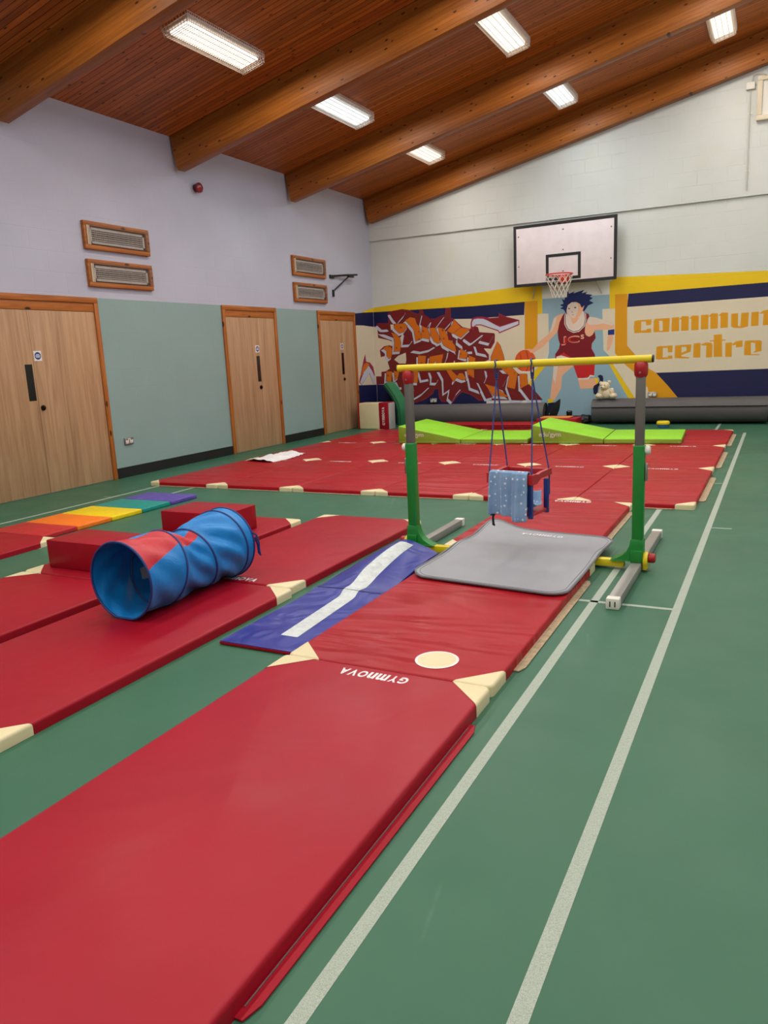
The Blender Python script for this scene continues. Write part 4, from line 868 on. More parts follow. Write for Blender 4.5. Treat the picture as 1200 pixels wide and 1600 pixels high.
for i in range(ns):
    for j in range(nt):
        f = bm.faces.new((g_[i][j], g_[i+1][j], g_[i+1][(j+1) % nt], g_[i][(j+1) % nt]))
        s, th = (i+.5)/ns, math.degrees(2*PI*(j+.5)/nt)
        if s < .32: red = 20+85*s < th < 104-30*s
        elif s < .63: red = 38+20*(s-.32)/.3 < th < 72+6*(s-.32)/.3
        else: red = False
        f.material_index = 1 if red else 0
def fabric(name, rgb, rgb2):
    t = NT(name); v = t.coord(); t.set(t.ramp(t.noise(v, 5, 4), [(.3, lin(rgb)), (.7, lin(rgb2))]), .42, .4)
    t.b.inputs['Sheen Weight'].default_value = .04; t.bump(t.noise(v, 9, 4, .6, 1.0), .25, .03); return t.m
obj('tube', bm, [fabric('blue_nylon', (0,112,182), (4,128,200)), fabric('red_nylon', (180,26,40), (192,32,46))], tn, True, sharp=0)
PIPING = plain('navy_piping', (18,48,112), .5)
for s in hoops:
    bm = bm_new(); tube(bm, [t_pt(s, 2*PI*j/72, -.0005) for j in range(72)], .0068, 7, closed=True); obj('hoop', bm, PIPING, tn, True, label='navy blue hoop')
bm = bm_new(); q = [t_pt(LS[0], math.radians(d), -.012) for d in (206, 186)]+[t_pt(LS[1], math.radians(d), -.012) for d in (182, 208)]
f = bm.faces.new([bm.verts.new(p) for p in q]); bmesh.ops.solidify(bm, geom=[f], thickness=.001); obj('care_label', bm, WHITEP, tn)
bm = bm_new()
pe = Vector(t_pt(1, .35, .006))
loop = [pe+Vector(p) for p in ((0, 0, 0), (.022, .012, -.02), (.032, .018, -.07), (.03, .02, -.12), (.036, .02, -.15), (.022, .02, -.135), (.02, .016, -.08), (.012, .008, -.03))]
tube(bm, loop, .006, 6); obj('tie_strap', bm, PIPING, tn, True)

# ================================================================== HORIZONTAL BAR
BY = 4.735
hb = thing('horizontal_bar', 'child sized gymnastics bar with yellow rail on green and grey posts', 'gymnastics bar', (-1.48, BY, 0))
bm = bm_new(); tube(bm, [(-2.31, BY, 1.281), (-.665, BY, 1.281)], .023, 20); bar = obj('bar', bm, YELLOWP, hb, True)
bm = bm_new(); tube(bm, [(-.666, BY, 1.281), (-.655, BY, 1.281)], .0215, 20); tube(bm, [(-2.309, BY, 1.281), (-2.318, BY, 1.281)], .0215, 20)
o = obj('end_plug', bm, BLACK, bar, True); o.location = -hb.location
bm = bm_new(); rbox(bm, -2.16, -.80, BY-.026, BY+.026, .015, .062, .006, 2); obj('cross_tube', bm, YELLOWP, hb, True)
for sx, px in ((-1, -2.235), (1, -.725)):
    M = Matrix.Translation((px, BY, 0))
    bm = bm_new(); rbox(bm, -.026, .026, -.024, .024, .70, 1.225, .006, 3, M); obj('post', bm, GREYM, hb, True, label='grey steel inner post')
    bm = bm_new(); rbox(bm, -.033, .033, -.031, .031, .19, .775, .007, 3, M); obj('sleeve', bm, GREENP, hb, True, label='green outer sleeve')
    # flared cast foot
    i_ = -sx
    prof = [(.070, .19, .05), (.085, .165, .05), (.10, .125, .052), (.125, .09, .055), (.165, .085, .055), (.21, .085, .05), (.215, .042, .052), (.22, .040, .05)]
    secs = []
    for z_, inner, hy in ((.200, .036, .034), (.195, .038, .037), (.16, .043, .040), (.125, .058, .043), (.10, .082, .047), (.08, .115, .05), (.064, .155, .052), (.062, .157, .053)):
        a, b_ = (-.038 if i_ > 0 else -inner), (inner if i_ > 0 else .038)
        secs.append([(px+a, BY-hy, z_), (px+b_, BY-hy*.8, z_), (px+b_, BY+hy*.8, z_), (px+a, BY+hy, z_)])
    bm = bm_new(); loft(bm, secs)
    rbox(bm, px-.04, px+.04, BY-.055, BY+.055, .058, .20, .008, 2) if False else None
    ft = obj('foot_casting', bm, GREENP, hb, True, sharp=50)
    bm = bm_new(); rbox(bm, px-.036, px+.036, BY-.056, BY-.035, .058, .135, .006, 2); obj('foot_lug', bm, GREENP, hb, True)
    # floor rail
    y0, y1 = 3.94, 5.62
    bm = bm_new(); rbox(bm, px-.032, px+.032, y0+.05, y1-.05, .002, .058, .006, 2)
    fr_ = obj('floor_rail', bm, plain('grey_rail', (150,148,142), .38, .5, .3), hb, True)
    for a, b_ in ((y0, y0+.055), (y1-.055, y1)):
        bm = bm_new(); rbox(bm, px-.035, px+.035, a, b_, 0, .061, .006, 2); o = obj('end_cap', bm, WHITEP, fr_, True, label='white end cap'); o.location = -hb.location
    bm = bm_new()
    for dx in (-.013, .013): box(bm, px+dx-.003, px+dx+.003, y0-.001, y0+.002, .015, .045)
    o = obj('cap_slots', bm, BLACK, fr_); o.location = -hb.location
    # yellow clamp and red knob on the outside
    xo = px+sx*.036
    bm = bm_new(); lathe(bm, [(.0, 0), (.05, .002), (.055, .012), (.05, .028), (.0, .03)], 24, Matrix.Translation((xo, BY+.0, .065)) @ Matrix.Rotation(sx*PI/2, 4, 'Y'))
    rbox(bm, min(xo, xo+sx*.028), max(xo, xo+sx*.028), BY-.045, BY+.045, .012, .065, .008, 2)
    obj('clamp', bm, YELLOWP, hb, True)
    bm = bm_new(); lathe(bm, [(.0, 0), (.026, 0), (.03, .006), (.03, .034), (.024, .042), (.0, .043)], 20, Matrix.Translation((xo+sx*.028, BY, .082)) @ Matrix.Rotation(sx*PI/2, 4, 'Y')); obj('knob', bm, REDP, hb, True, label='red plastic knob')
    # red bar holder
    bm = bm_new(); lathe(bm, [(.0, 1.175), (.03, 1.176), (.038, 1.19), (.04, 1.225), (.039, 1.25), (.03, 1.265), (.0, 1.267)], 24, M); hd = obj('bar_holder', bm, REDP, hb, True)
    bm = bm_new(); lathe(bm, [(.006, 0), (.006, .004)], 12, Matrix.Translation((px, BY-.0385, 1.205)) @ Matrix.Rotation(PI/2, 4, 'X')); o = obj('bolt', bm, CHROME, hd, True); o.location = -hb.location
    # height adjusters
    bm = bm_new(); lathe(bm, [(.0, 0), (.022, .0), (.026, .006), (.026, .024), (.02, .03), (.0, .031)], 18, Matrix.Translation((px+sx*.033, BY, .745)) @ Matrix.Rotation(sx*PI/2, 4, 'Y')); obj('adjuster_knob', bm, WHITEP, hb, True, label='white adjuster knob')
    bm = bm_new(); rbox(bm, min(px+sx*.034, px+sx*.05), max(px+sx*.034, px+sx*.05), BY-.016, BY+.016, .56, .665, .004, 2); obj('latch_plate', bm, CHROME, hb, True, label='small grey latch plate')

# ================================================================== SWING
cx_, cy_ = -1.445, 4.655; yaw = math.radians(-10)
sw = thing('baby_swing', 'red and blue baby swing seat hung on blue ropes from the yellow bar', 'swing', (cx_, cy_, .345), yaw)
def swp(x, y, z): return Vector((cx_, cy_, 0))+Matrix.Rotation(yaw, 3, 'Z') @ Vector((x, y, 0))+Vector((0, 0, z))
def loc_(p): return Matrix.Rotation(-yaw, 3, 'Z') @ (Vector(p)-Vector((cx_, cy_, .345)))
W, Dp = .148, .125
SB = plain('swing_blue', (24,50,120), .4); SR = plain('swing_red', (172,26,36), .4)
bm = bm_new(); rbox(bm, -W+.006, W-.006, -Dp+.006, Dp-.006, 0, .022, .006, 2); obj('seat_board', bm, SR, sw, True, True)
# the tray frame: four rails, the side rails deepest at the front
bm = bm_new(); rbox(bm, -W, W, -Dp-.009, -Dp+.009, .205, .268, .006, 2); obj('front_rail', bm, SR, sw, True, True)
bm = bm_new(); rbox(bm, -W, W, Dp-.009, Dp+.009, .232, .272, .006, 2); obj('back_rail', bm, SR, sw, True, True)
for s in (-1, 1):
    bm = bm_new(); prism(bm, [(-Dp-.01, .205), (-Dp+.05, .205), (-Dp+.11, .232), (Dp+.012, .236), (Dp+.012, .276), (-Dp+.12, .270), (-Dp+.07, .262), (-Dp+.02, .268), (-Dp-.01, .266)], s*W-.012, s*W+.012, 'x'); obj('side_rail', bm, SR, sw, True, True)
for x in (-W, W):
    for y in (-Dp, Dp):
        bm = bm_new(); rbox(bm, x*.9-.016, x*.9+.016, y*.9-.011, y*.9+.011, -.012, .21, .005, 2); obj('corner_post', bm, SB, sw, True, True, label='blue wooden corner post')
bm = bm_new(); tube(bm, [(-W*.78, -Dp, .02), (-W*.8, -Dp-.012, -.02), (-W*.8, -Dp-.008, -.068), (-W*.79, -Dp, -.07)], .008, 6); obj('dangling_strap', bm, BLACK, sw, True, True)
ROPE = plain('blue_rope', (42,62,120), .7, bscale=300, bump=.3)
for (bx, tops) in ((-1.612, (-W, None)), (-1.378, (W, None))):
    s = -1 if tops[0] < 0 else 1
    for y in (-Dp, Dp):
        a = swp(s*W, y, .6); knot = Vector((bx+s*.0, BY, 1.195))
        pts = [loc_(knot.lerp(a, i/14)+Vector((0, 0, -.012*math.sin(PI*i/14)*(.6)))) for i in range(15)]
        pts.append(loc_(swp(s*W, y, .45)))
        bm = bm_new(); tube(bm, pts, .0048, 7); obj('rope', bm, ROPE, sw, True, True)
    bm = bm_new()
    tube(bm, [loc_((bx+.004*math.sin(3*a_), BY+.029*math.sin(a_)*(1 if math.cos(a_) > -.72 else .75), 1.281+.029*math.cos(a_) if math.cos(a_) > -.72 else 1.281+.086*math.cos(a_))) for a_ in [2*PI*i/28 for i in range(28)]], .0048, 7, closed=True)
    k_ = bm_new(); 
    for dz in (0, .014, .028): lathe(bm, [(.0, -.008), (.009, -.005), (.011, 0), (.009, .005), (0, .008)], 12, Matrix.Translation(loc_((bx, BY, 1.192+dz))))
    k_.free(); obj('rope_loop', bm, ROPE, sw, True, True)
# blanket over the front rail
t = NT('dotted_fleece'); v = t.coord(); vo = t.n('ShaderNodeTexVoronoi'); vo.inputs['Scale'].default_value = 27; vo.inputs['Randomness'].default_value = .55
t.l(v, vo.inputs['Vector']); dots = t.ramp(vo.outputs['Distance'], [(.17, (1,)*3), (.23, (0,)*3)])
base = t.ramp(t.noise(v, 9, 4), [(.3, lin((112,146,184))), (.7, lin((134,166,200)))])
t.set(t.mix(dots, base, lin((206,216,228))), .95, .1); t.b.inputs['Sheen Weight'].default_value = .4; t.bump(t.noise(v, 180, 2), .5, .004); FLEECE = t.m
bk = thing('blanket', 'pale blue dotted fleece blanket draped over the front of the swing seat', 'blanket', (cx_, cy_-.1, .36), yaw)
path = [(-Dp-.030, .005), (-Dp-.034, .05), (-Dp-.030, .12), (-Dp-.026, .19), (-Dp-.024, .25), (-Dp-.018, .278), (-Dp, .288), (-Dp+.02, .282), (-Dp+.03, .24), (-Dp+.034, .15), (-Dp+.045, .08), (-Dp+.09, .05), (0, .055), (.06, .07), (Dp-.03, .12)]
def along(s):
    q = s*(len(path)-1); i = min(int(q), len(path)-2); f_ = q-i
    return (path[i][0]*(1-f_)+path[i+1][0]*f_, path[i][1]*(1-f_)+path[i+1][1]*f_)
def bkp(u, v):
    y, z = along(v); x = -W+.020+(2*W-.040)*u
    fold = .009*math.sin(u*17+1.2)+.006*math.sin(u*41+v*2)
    if .55 < v <= .7: x = -W*.70+(1.4*W)*u
    if v < .42:
        k_ = 1-v/.42
        y -= max(0, fold*(.25+.9*k_)+.006); x += .010*math.sin(u*9+4)*k_
        z += .022*k_*(math.sin(u*5.2+.6)*.6-.35*(u < .42)) - .004*abs(fold)*40*0
        if u > .60: y -= .010*k_; z -= .018*k_
    elif v > .7:
        z += .03*math.sin(u*6)*math.sin(v*9)+.02; x = -W*.70+(1.4*W)*u; x += .045*max(0, u-.7)/.3*math.exp(-(y/.06)**2)
    return tuple(loc_(swp(x, y, z+.345)) )
bm = bm_new(); sheet(bm, bkp, 70, 90, .006)
bm.transform(Matrix.Translation(Matrix.Rotation(-yaw, 3, 'Z') @ (Vector((cx_, cy_, .345))-Vector(bk.location))))
obj('fleece', bm, FLEECE, bk, True, True, sharp=0)

# ================================================================== LIME WEDGES
def wedge(label, x, y, yaw, group='lime incline mats'):
    r = thing('incline_mat', label, 'wedge mat', (x, y, .0478), yaw, group)
    d = 1.22
    # ramp one metre long, then a flat landing hinged to it; side faces in a darker lime
    def slab(name, prof):
        bm = bm_new(); prism(bm, prof, 0, d, 'y')
        bmesh.ops.recalc_face_normals(bm, faces=bm.faces)
        bmesh.ops.bevel(bm, geom=list(bm.edges), offset=.012, segments=3, profile=.5, affect='EDGES')
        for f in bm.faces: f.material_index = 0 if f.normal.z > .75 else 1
        o = obj(name, bm, [LIME, LIMES], r, True, True); return o
    rp = slab('ramp', [(0, 0), (.985, 0), (.985, .068), (0, .265)])
    fl = slab('landing', [(.992, 0), (1.985, 0), (1.985, .068), (.992, .068)])
    for o, x0, x1, zt in ((rp, .02, .965, .025), (fl, 1.01, 1.965, .025)):
        bm = bm_new(); tube(bm, [(x0, -.0015, zt), (x1, -.0015, zt)], .0025, 5); obj('seam', bm, plain('lime_seam', (170,190,110), .5), o, True, True)
    if True:
        b = text_bm("edu'gym", .31, .085); b.transform(Matrix.Translation((.255, -.0025, .125)) @ Matrix.Rotation(PI/2, 4, 'X'))
        obj('lettering', b, plain('pale_print', (205,206,190), .5, bump=0), rp, False, True)
    bm = bm_new(); q = [bm.verts.new(p) for p in ((1.94, -.003, .012), (1.978, -.003, .012), (1.978, -.003, .03), (1.94, -.003, .03))]; bm.faces.new(q); bmesh.ops.solidify(bm, geom=list(bm.faces), thickness=.002); obj('tag', bm, CREAM, fl, False, True)
    return r
wedge('left lime green incline mat, partly behind the left post of the bar', -5.125, 10.42, math.radians(3.2))
wedge('right lime green incline mat, ending behind the right post of the bar', -3.085, 10.55, math.radians(3.4))

# red folding mat lying behind the left incline, ribbed front
r = thing('folding_mat', 'flat red folding mat behind the left incline mat', 'gym mat', (-4.55, 12.9, 0))
bm = bm_new()
for k in range(4): rbox(bm, -5.45, -3.62, 12.58, 13.12, .003+.03*k, .030+.03*k, .01, 2)
obj('panels', bm, REDW, r, True)
bm = bm_new()
for k in range(46): box(bm, -5.42+.0385*k, -5.41+.0385*k, 12.572, 12.582, .01, .118)
obj('front_ribs', bm, plain('dark_red', (120,16,24), .5), r)
r = thing('crash_block', 'red mat block with an orange top standing behind the right incline mat', 'foam block', (-3.28, 12.75, 0))
bm = bm_new(); rbox(bm, -3.60, -2.93, 12.57, 12.97, 0, .215, .012, 3); obj('cover', bm, RED, r, True)
bm = bm_new(); rbox(bm, -3.56, -3.06, 12.61, 12.93, .214, .232, .01, 2); obj('top_panel', bm, plain('orange_cloth', (206,130,56), .7), r, True, label='orange top')
r = thing('black_item', 'small black object standing behind the red block', 'gym item', (-3.36, 13.88, 0))  # small black item of unknown kind, modelled as a waisted knob
bm = bm_new(); lathe(bm, [(0, 0), (.06, 0), (.065, .02), (.03, .05), (.025, .13), (.05, .15), (.055, .22), (.04, .24), (0, .242)], 20, Matrix.Translation((-3.36, 13.88, 0))); obj('body', bm, BLACK, r, True)
r = thing('gym_bag', 'small crumpled black bag against the skirting left of the right roll', 'bag', (-3.10, 13.95, 0))
bm = bm_new(); b = bmesh.new(); bmesh.ops.create_icosphere(b, subdivisions=4, radius=1)
for v in b.verts:
    k_ = 1+.25*noise.noise(v.co*2.2); v.co = Vector((-3.10+v.co.x*.15*k_, 13.95+v.co.y*.11*k_, max(.002, .075+v.co.z*.085*k_)))
join(bm, b); obj('body', bm, plain('black_nylon', (26,26,30), .5), r, True)

# ================================================================== ROLLED MATS
ROLLM = vinyl('charcoal_foam', (82,80,80), .12, .55, 2); ROLLI = plain('black_foam_underside', (26,26,28), .8)
def roll(label, x0, x1, yc, R, a_end, turns, flap=None, rr=None):
    r = thing('rolled_mat', label, 'rolled mat', ((x0+x1)/2, yc, 0), 0, 'rolled floor mats along the back wall')
    N = int(60*turns); th = .018
    def sp(t_, off):
        a = a_end + 2*PI*turns*t_; rad = .06+(R-.06)*t_ - off
        return rad*math.cos(a), rad*math.sin(a)
    outer = [sp(i/N, 0) for i in range(N+1)]; inner = [sp(i/N, th) for i in range(N+1)]
    if flap:
        outer += flap; inner += [(p[0]-.004, p[1]-th) for p in flap]
    zc = R+.002
    bm = bm_new(); rows = []
    for x in (x0, x1):
        rows.append(([bm.verts.new((x, yc+p[0], zc+p[1])) for p in outer], [bm.verts.new((x, yc+p[0], zc+p[1])) for p in inner]))
    n = len(outer)
    for i in range(n-1):
        f = bm.faces.new((rows[0][0][i], rows[1][0][i], rows[1][0][i+1], rows[0][0][i+1]))
        f = bm.faces.new((rows[0][1][i], rows[0][1][i+1], rows[1][1][i+1], rows[1][1][i])); f.material_index = 1
        for k in (0, 1): f = bm.faces.new((rows[k][0][i], rows[k][0][i+1], rows[k][1][i+1], rows[k][1][i])); f.material_index = 1
    bm.faces.new((rows[0][0][-1], rows[1][0][-1], rows[1][1][-1], rows[0][1][-1])); bm.faces.new((rows[0][0][0], rows[0][1][0], rows[1][1][0], rows[1][0][0]))
    obj('roll', bm, [ROLLM, ROLLI], r, True); return r
# angles are measured from the side facing the wall (+y): 180 degrees faces the room
roll('left charcoal rolled mat lying below the graffiti', -6.36, -3.68, 13.47, .222, math.radians(20), 5.0)
roll('right charcoal rolled mat with the teddy bear sitting on it', -2.93, -.14, 13.87, .226, math.radians(158), 4.0)
r = thing('mat_end_flap', 'black curled end of foam sheet leaning at the right end of the left roll', 'mat', (-3.6, 13.7, 0))
bm = bm_new(); sheet(bm, lambda u, v: (-3.655+.16*v+.05*math.sin(3*v)*u, 13.36+.42*u-.03*v, .003+.40*v+.06*u*v), 10, 14, .015); obj('sheet', bm, ROLLI, r, True)

# ================================================================== CORNER ITEMS
r = thing('foam_cube', 'cream foam block with a red lettered band in the far left corner', 'foam block', (-6.87, 13.2, 0))
bm = bm_new(); rbox(bm, -7.17, -6.735, 12.9, 13.2, .002, .50, .02, 3); obj('cream_body', bm, CREAM, r, True)
bm = bm_new(); rbox(bm, -7.20, -7.172, 12.9, 13.2, 0, .50, .008, 2); obj('end_panel', bm, RED, r, True, label='red end panel')
bm = bm_new(); rbox(bm, -6.733, -6.545, 12.89, 13.2, 0, .505, .012, 2); obj('red_band', bm, RED, r, True, label='red band')
bm = bm_new(); rbox(bm, -6.543, -6.52, 12.91, 13.16, 0, .495, .012, 2); obj('grey_panel', bm, plain('grey_cloth', (170,166,160), .7), r, True, label='grey end panel')
b = unicase_bm('GYmnOVA', .34, .055); b.transform(Matrix.Translation((-6.64, 12.888, .25)) @ Matrix.Rotation(PI/2, 4, 'X') @ Matrix.Rotation(PI/2, 4, 'Z')); obj('lettering', b, WHITE_PRINT, r)
r = thing('bent_mat', 'green folded mat bent upright between the cream block and the left roll', 'mat', (-6.6, 13.75, 0))
GL = [plain('mat_green_dark', (22,74,48), .5), plain('mat_green', (58,138,92), .5), plain('mat_green_mid', (36,104,66), .5), plain('mat_teal_dark', (16,50,50), .5)]
curve = [(-6.60, 0), (-6.60, .15), (-6.605, .30), (-6.64, .44), (-6.71, .58), (-6.80, .71), (-6.90, .84)]
cs = []
for i in range(len(curve)-1):
    for k in range(6):
        f_ = k/6; cs.append((curve[i][0]*(1-f_)+curve[i+1][0]*f_, curve[i][1]*(1-f_)+curve[i+1][1]*f_))
cs.append(curve[-1])
for lay, m_ in enumerate((3, 0, 1, 2, 1)):
    bm = bm_new(); o_ = .021*lay
    A = []
    for i, p in enumerate(cs):
        q = cs[min(i+1, len(cs)-1)]; p_ = cs[max(i-1, 0)]
        tx, tz = q[0]-p_[0], q[1]-p_[1]; l_ = math.hypot(tx, tz); A.append((tz/l_, -tx/l_))
    a = [(p[0]+n_[0]*(o_-.09), max(0, p[1]+n_[1]*(o_-.09))) for p, n_ in zip(cs, A)]; b_ = [(p[0]+n_[0]*(o_-.071), max(0, p[1]+n_[1]*(o_-.071))) for p, n_ in zip(cs, A)]
    nl = len(a); A0 = [[bm.verts.new((q[0]-.09, y, q[1])) for q in a+b_[::-1]] for y in (13.74+.0*lay, 14.09)]
    for k in range(2*nl): bm.faces.new((A0[0][k], A0[1][k], A0[1][(k+1) % (2*nl)], A0[0][(k+1) % (2*nl)]))
    for k in range(nl-1):
        for e in (0, 1): bm.faces.new((A0[e][k], A0[e][k+1], A0[e][2*nl-2-k], A0[e][2*nl-1-k]))
    obj('layer', bm, GL[m_], r, True)

# teddy bear
FUR = plain('cream_fur', (214,200,170), .95, .1, var=.14, scale=30, bump=1.0, bscale=90)
tz = .452
td = thing('teddy_bear', 'cream teddy bear sitting on the right rolled mat', 'soft toy', (-2.70, 13.82, tz))
def ball(bm, c, r, s=(1,1,1)):
    b = bmesh.new(); bmesh.ops.create_icosphere(b, subdivisions=4, radius=1)
    for v in b.verts: v.co = Vector((c[0]+v.co.x*r*s[0], c[1]+v.co.y*r*s[1], c[2]+v.co.z*r*s[2]))
    join(bm, b)
bm = bm_new()
ball(bm, (.02, 0, .085), .105, (1.05, .85, .95)); ball(bm, (-.02, -.03, .215), .085, (1.02, .9, .92))
ball(bm, (-.105, -.055, .05), .06, (1.1, 1.3, .85)); ball(bm, (.13, -.05, .05), .062, (1.1, 1.3, .85))
ball(bm, (-.075, -.06, .12), .042, (.9, 1, 1.5)); ball(bm, (.11, -.06, .115), .045, (.9, 1, 1.5))
ball(bm, (-.085, -.02, .27), .03, (1, .6, 1)); ball(bm, (.055, -.02, .285), .03, (1, .6, 1)); ball(bm, (-.045, -.105, .195), .04, (1, .9, .8))
for v in bm.verts:
    v.co += v.co.normalized()*.008*noise.noise(v.co*38); v.co.z = max(v.co.z, .002)
bm.transform(Matrix.Translation(td.location))
obj('body', bm, FUR, td, True)
bm = bm_new(); ball(bm, (-.052, -.142, .205), .011, (1.3, 1, .9)); bm.transform(Matrix.Translation(td.location)); obj('nose', bm, plain('brown_nose', (120,80,60), .5), td, True)
for x in (-.065, .0):
    bm = bm_new(); ball(bm, (x-.005, -.107, .238), .008); bm.transform(Matrix.Translation(td.location)); obj('eye', bm, BLACK, td, True)

r = thing('toy_tub', 'small yellow and blue toy on the floor in front of the right roll', 'toy', (-1.665, 13.25, 0))
Mt = Matrix.Translation((-1.665, 13.25, 0))
bm = bm_new(); lathe(bm, [(0, 0), (.075, 0), (.085, .01), (.085, .045), (0, .046)], 28, Mt); obj('base', bm, plain('toy_blue', (40,100,160), .4), r, True)
bm = bm_new(); lathe(bm, [(0, .046), (.09, .047), (.105, .06), (.105, .09), (.09, .106), (0, .11)], 28, Mt); obj('lid', bm, plain('toy_yellow', (232,204,30), .4), r, True)

r = thing('towel', 'crumpled white towel lying on the left edge of the big matted square', 'towel', (-6.27, 8.75, .045))
def tw(u, v):
    x = -6.46+.40*u + .08*math.sin(2.2*v+.4) + .10*(1-v)*(u-.3); y = 8.32+.82*v+.10*(u-.5)*(v-.5)+.02*math.sin(7*u)
    z = .050+.030*sm(0, .25, u)*sm(1, .7, u)*(1+.8*noise.noise(Vector((3*u, 4*v, 1))))+.02*abs(noise.noise(Vector((5*u, 7*v, 3))))
    if u > .8 and v > .5: z += .0
    return (x, y, z)
bm = bm_new(); sheet(bm, tw, 36, 50, .004); obj('cloth', bm, plain('white_cloth', (226,224,222), .9, .1, bump=.3), r, True)

# ================================================================== WALL ITEMS
GRILLE = plain('vent_grey', (196,188,182), .5); GDARK = plain('vent_dark', (40,36,36), .8); WIRE = plain('wire_guard', (150,138,126), .4, .5, .5)
def vent(label, y0, y1, z0, z1):
    r = thing('wall_vent', label, 'vent', (XL, (y0+y1)/2, z0), 0, 'timber framed wall vents')
    x = XL; w_ = .052
    bm = bm_new()
    for q in ((y0, y1, z0, z0+w_), (y0, y1, z1-w_, z1), (y0, y0+.03, z0+w_, z1-w_), (y1-w_, y1, z0+w_, z1-w_)): rbox(bm, x, x+.045, *q, .004, 2)
    obj('frame', bm, PINEH, r, True)
    bm = bm_new(); box(bm, x, x+.006, y0+.03, y1-w_, z0+w_, z1-w_); obj('backing', bm, GDARK, r)
    bm = bm_new(); a, b_, c_, d_ = y0+.09, y1-.075, z0+.07, z1-.07
    for q in ((a, b_, c_, c_+.025), (a, b_, d_-.025, d_), (a, a+.03, c_, d_), (b_-.03, b_, c_, d_)): box(bm, x+.006, x+.03, *q)
    n = 5
    for k in range(n):
        zc_ = c_+.03+(d_-c_-.06)*(k+.5)/n
        bm2 = bmesh.new(); box(bm2, -.010, .006, a+.03, b_-.03, -.0022, .0022, Matrix.Translation((x+.019, 0, zc_)) @ Matrix.Rotation(.6, 4, 'Y')); join(bm, bm2)
    for k in range(1, 30):
        yc_ = a+.03+(b_-a-.06)*k/30; box(bm, x+.022, x+.027, yc_-.0016, yc_+.0016, c_+.02, d_-.02)
    obj('grille', bm, GRILLE, r)
    bm = bm_new(); box(bm, x+.006, x+.05, y0+.04, y0+.085, z0+.05, z1-.05); obj('side_plate', bm, plain('beige_metal', (200,180,155), .5), r, label='beige side plate')
    bm = bm_new()
    for k in range(13):
        zc_ = z0+.06+(z1-z0-.09)*k/12; tube(bm, [(x+.055, y0+.05, zc_), (x+.055, y1-.008, zc_), (x+.03, y1-.002, zc_)], .0013, 4)
    for k in range(50):
        yc_ = y0+.06+(y1-y0-.07)*k/49; tube(bm, [(x+.045, yc_, z1-.03), (x+.056, yc_, z1-.04), (x+.056, yc_, z0+.05)], .0011, 4)
    obj('wire_guard', bm, WIRE, r, True, label='wire guard')
for n_, (y0, y1) in (('above the nearest doors', (6.83, 7.89)), ('next to the folding bracket', (11.235, 12.29))):
    vent('upper timber framed vent of the pair ' + n_, y0, y1, 2.775, 3.095)
    vent('lower timber framed vent of the pair ' + n_, y0, y1, 2.345, 2.66)

r = thing('alarm_sounder', 'small dark red alarm sounder high on the white left wall', 'alarm', (XL, 8.95, 3.78))
Mx = Matrix.Translation((XL, 8.95, 3.78)) @ Matrix.Rotation(PI/2, 4, 'Y')
bm = bm_new(); lathe(bm, [(0, 0), (.05, 0), (.055, .01), (.055, .05), (0, .05)], 24, Mx); obj('wall_mount', bm, plain('alarm_base', (90,10,18), .4), r, True)
bm = bm_new(); lathe(bm, [(0, .05), (.062, .05), (.068, .06), (.066, .085), (.045, .10), (0, .104)], 24, Mx); obj('cap', bm, plain('alarm_red', (130,14,24), .3), r, True)

r = thing('wall_bracket', 'black folded metal bracket on the left wall near the far corner', 'bracket', (XL, 12.54, 2.49))
bm = bm_new(); tube(bm, [(XL+.02, 12.53, 2.84), (XL+.07, 12.9, 2.875), (XL+.12, 13.30, 2.905)], .018, 8); obj('arm', bm, BLACK, r, True)
bm = bm_new(); tube(bm, [(XL+.02, 12.555, 2.49), (XL+.02, 12.56, 2.58), (XL+.09, 13.03, 2.86)], .014, 8); obj('strut', bm, BLACK, r, True)
bm = bm_new(); rbox(bm, XL, XL+.03, 12.46, 12.60, 2.80, 2.86, .004, 2); rbox(bm, XL, XL+.03, 12.535, 12.58, 2.48, 2.60, .004, 2); rbox(bm, XL+.07, XL+.115, 13.0, 13.2, 2.845, 2.885, .004, 2); obj('plate', bm, BLACK, r, True)

def socket(label, p, wall, w=.148, h=.088):
    r = thing('power_socket', label, 'socket', p, 0, 'double wall sockets')
    Mw = Matrix.Translation(p) @ (Matrix.Rotation(PI/2, 4, 'Z') if wall == 'l' else Matrix.Identity(4))
    bm = bm_new(); rbox(bm, -w/2, w/2, -.022, 0, -h/2, h/2, .005, 2, Mw); obj('plate', bm, CHROME, r, True)
    for s in (-1, 1):
        bm = bm_new(); rbox(bm, s*.036-.025, s*.036+.025, -.026, -.018, -.03, .012, .002, 2, Mw); obj('outlet', bm, WHITEP, r, True)
        bm = bm_new()
        for q in ((0, .002), (-.010, -.016), (.010, -.016)): box(bm, s*.036+q[0]-.003, s*.036+q[0]+.003, -.0275, -.0255, q[1]-.004, q[1]+.004, Mw)
        obj('pin_holes', bm, BLACK, r)
        bm = bm_new(); rbox(bm, s*.012-.007, s*.012+.007, -.028, -.02, .014, .034, .002, 2, Mw); obj('rocker', bm, WHITEP, r, True)
socket('metal double socket on the sage wall between the first two doors', (XL, 7.185, .455), 'l')
socket('metal double socket below the graffiti above the left roll', (-6.11, YB-.03, .45), 'b')
socket('metal double socket on the orange stripe above the right roll', (-1.96, YB-.03, .49), 'b')

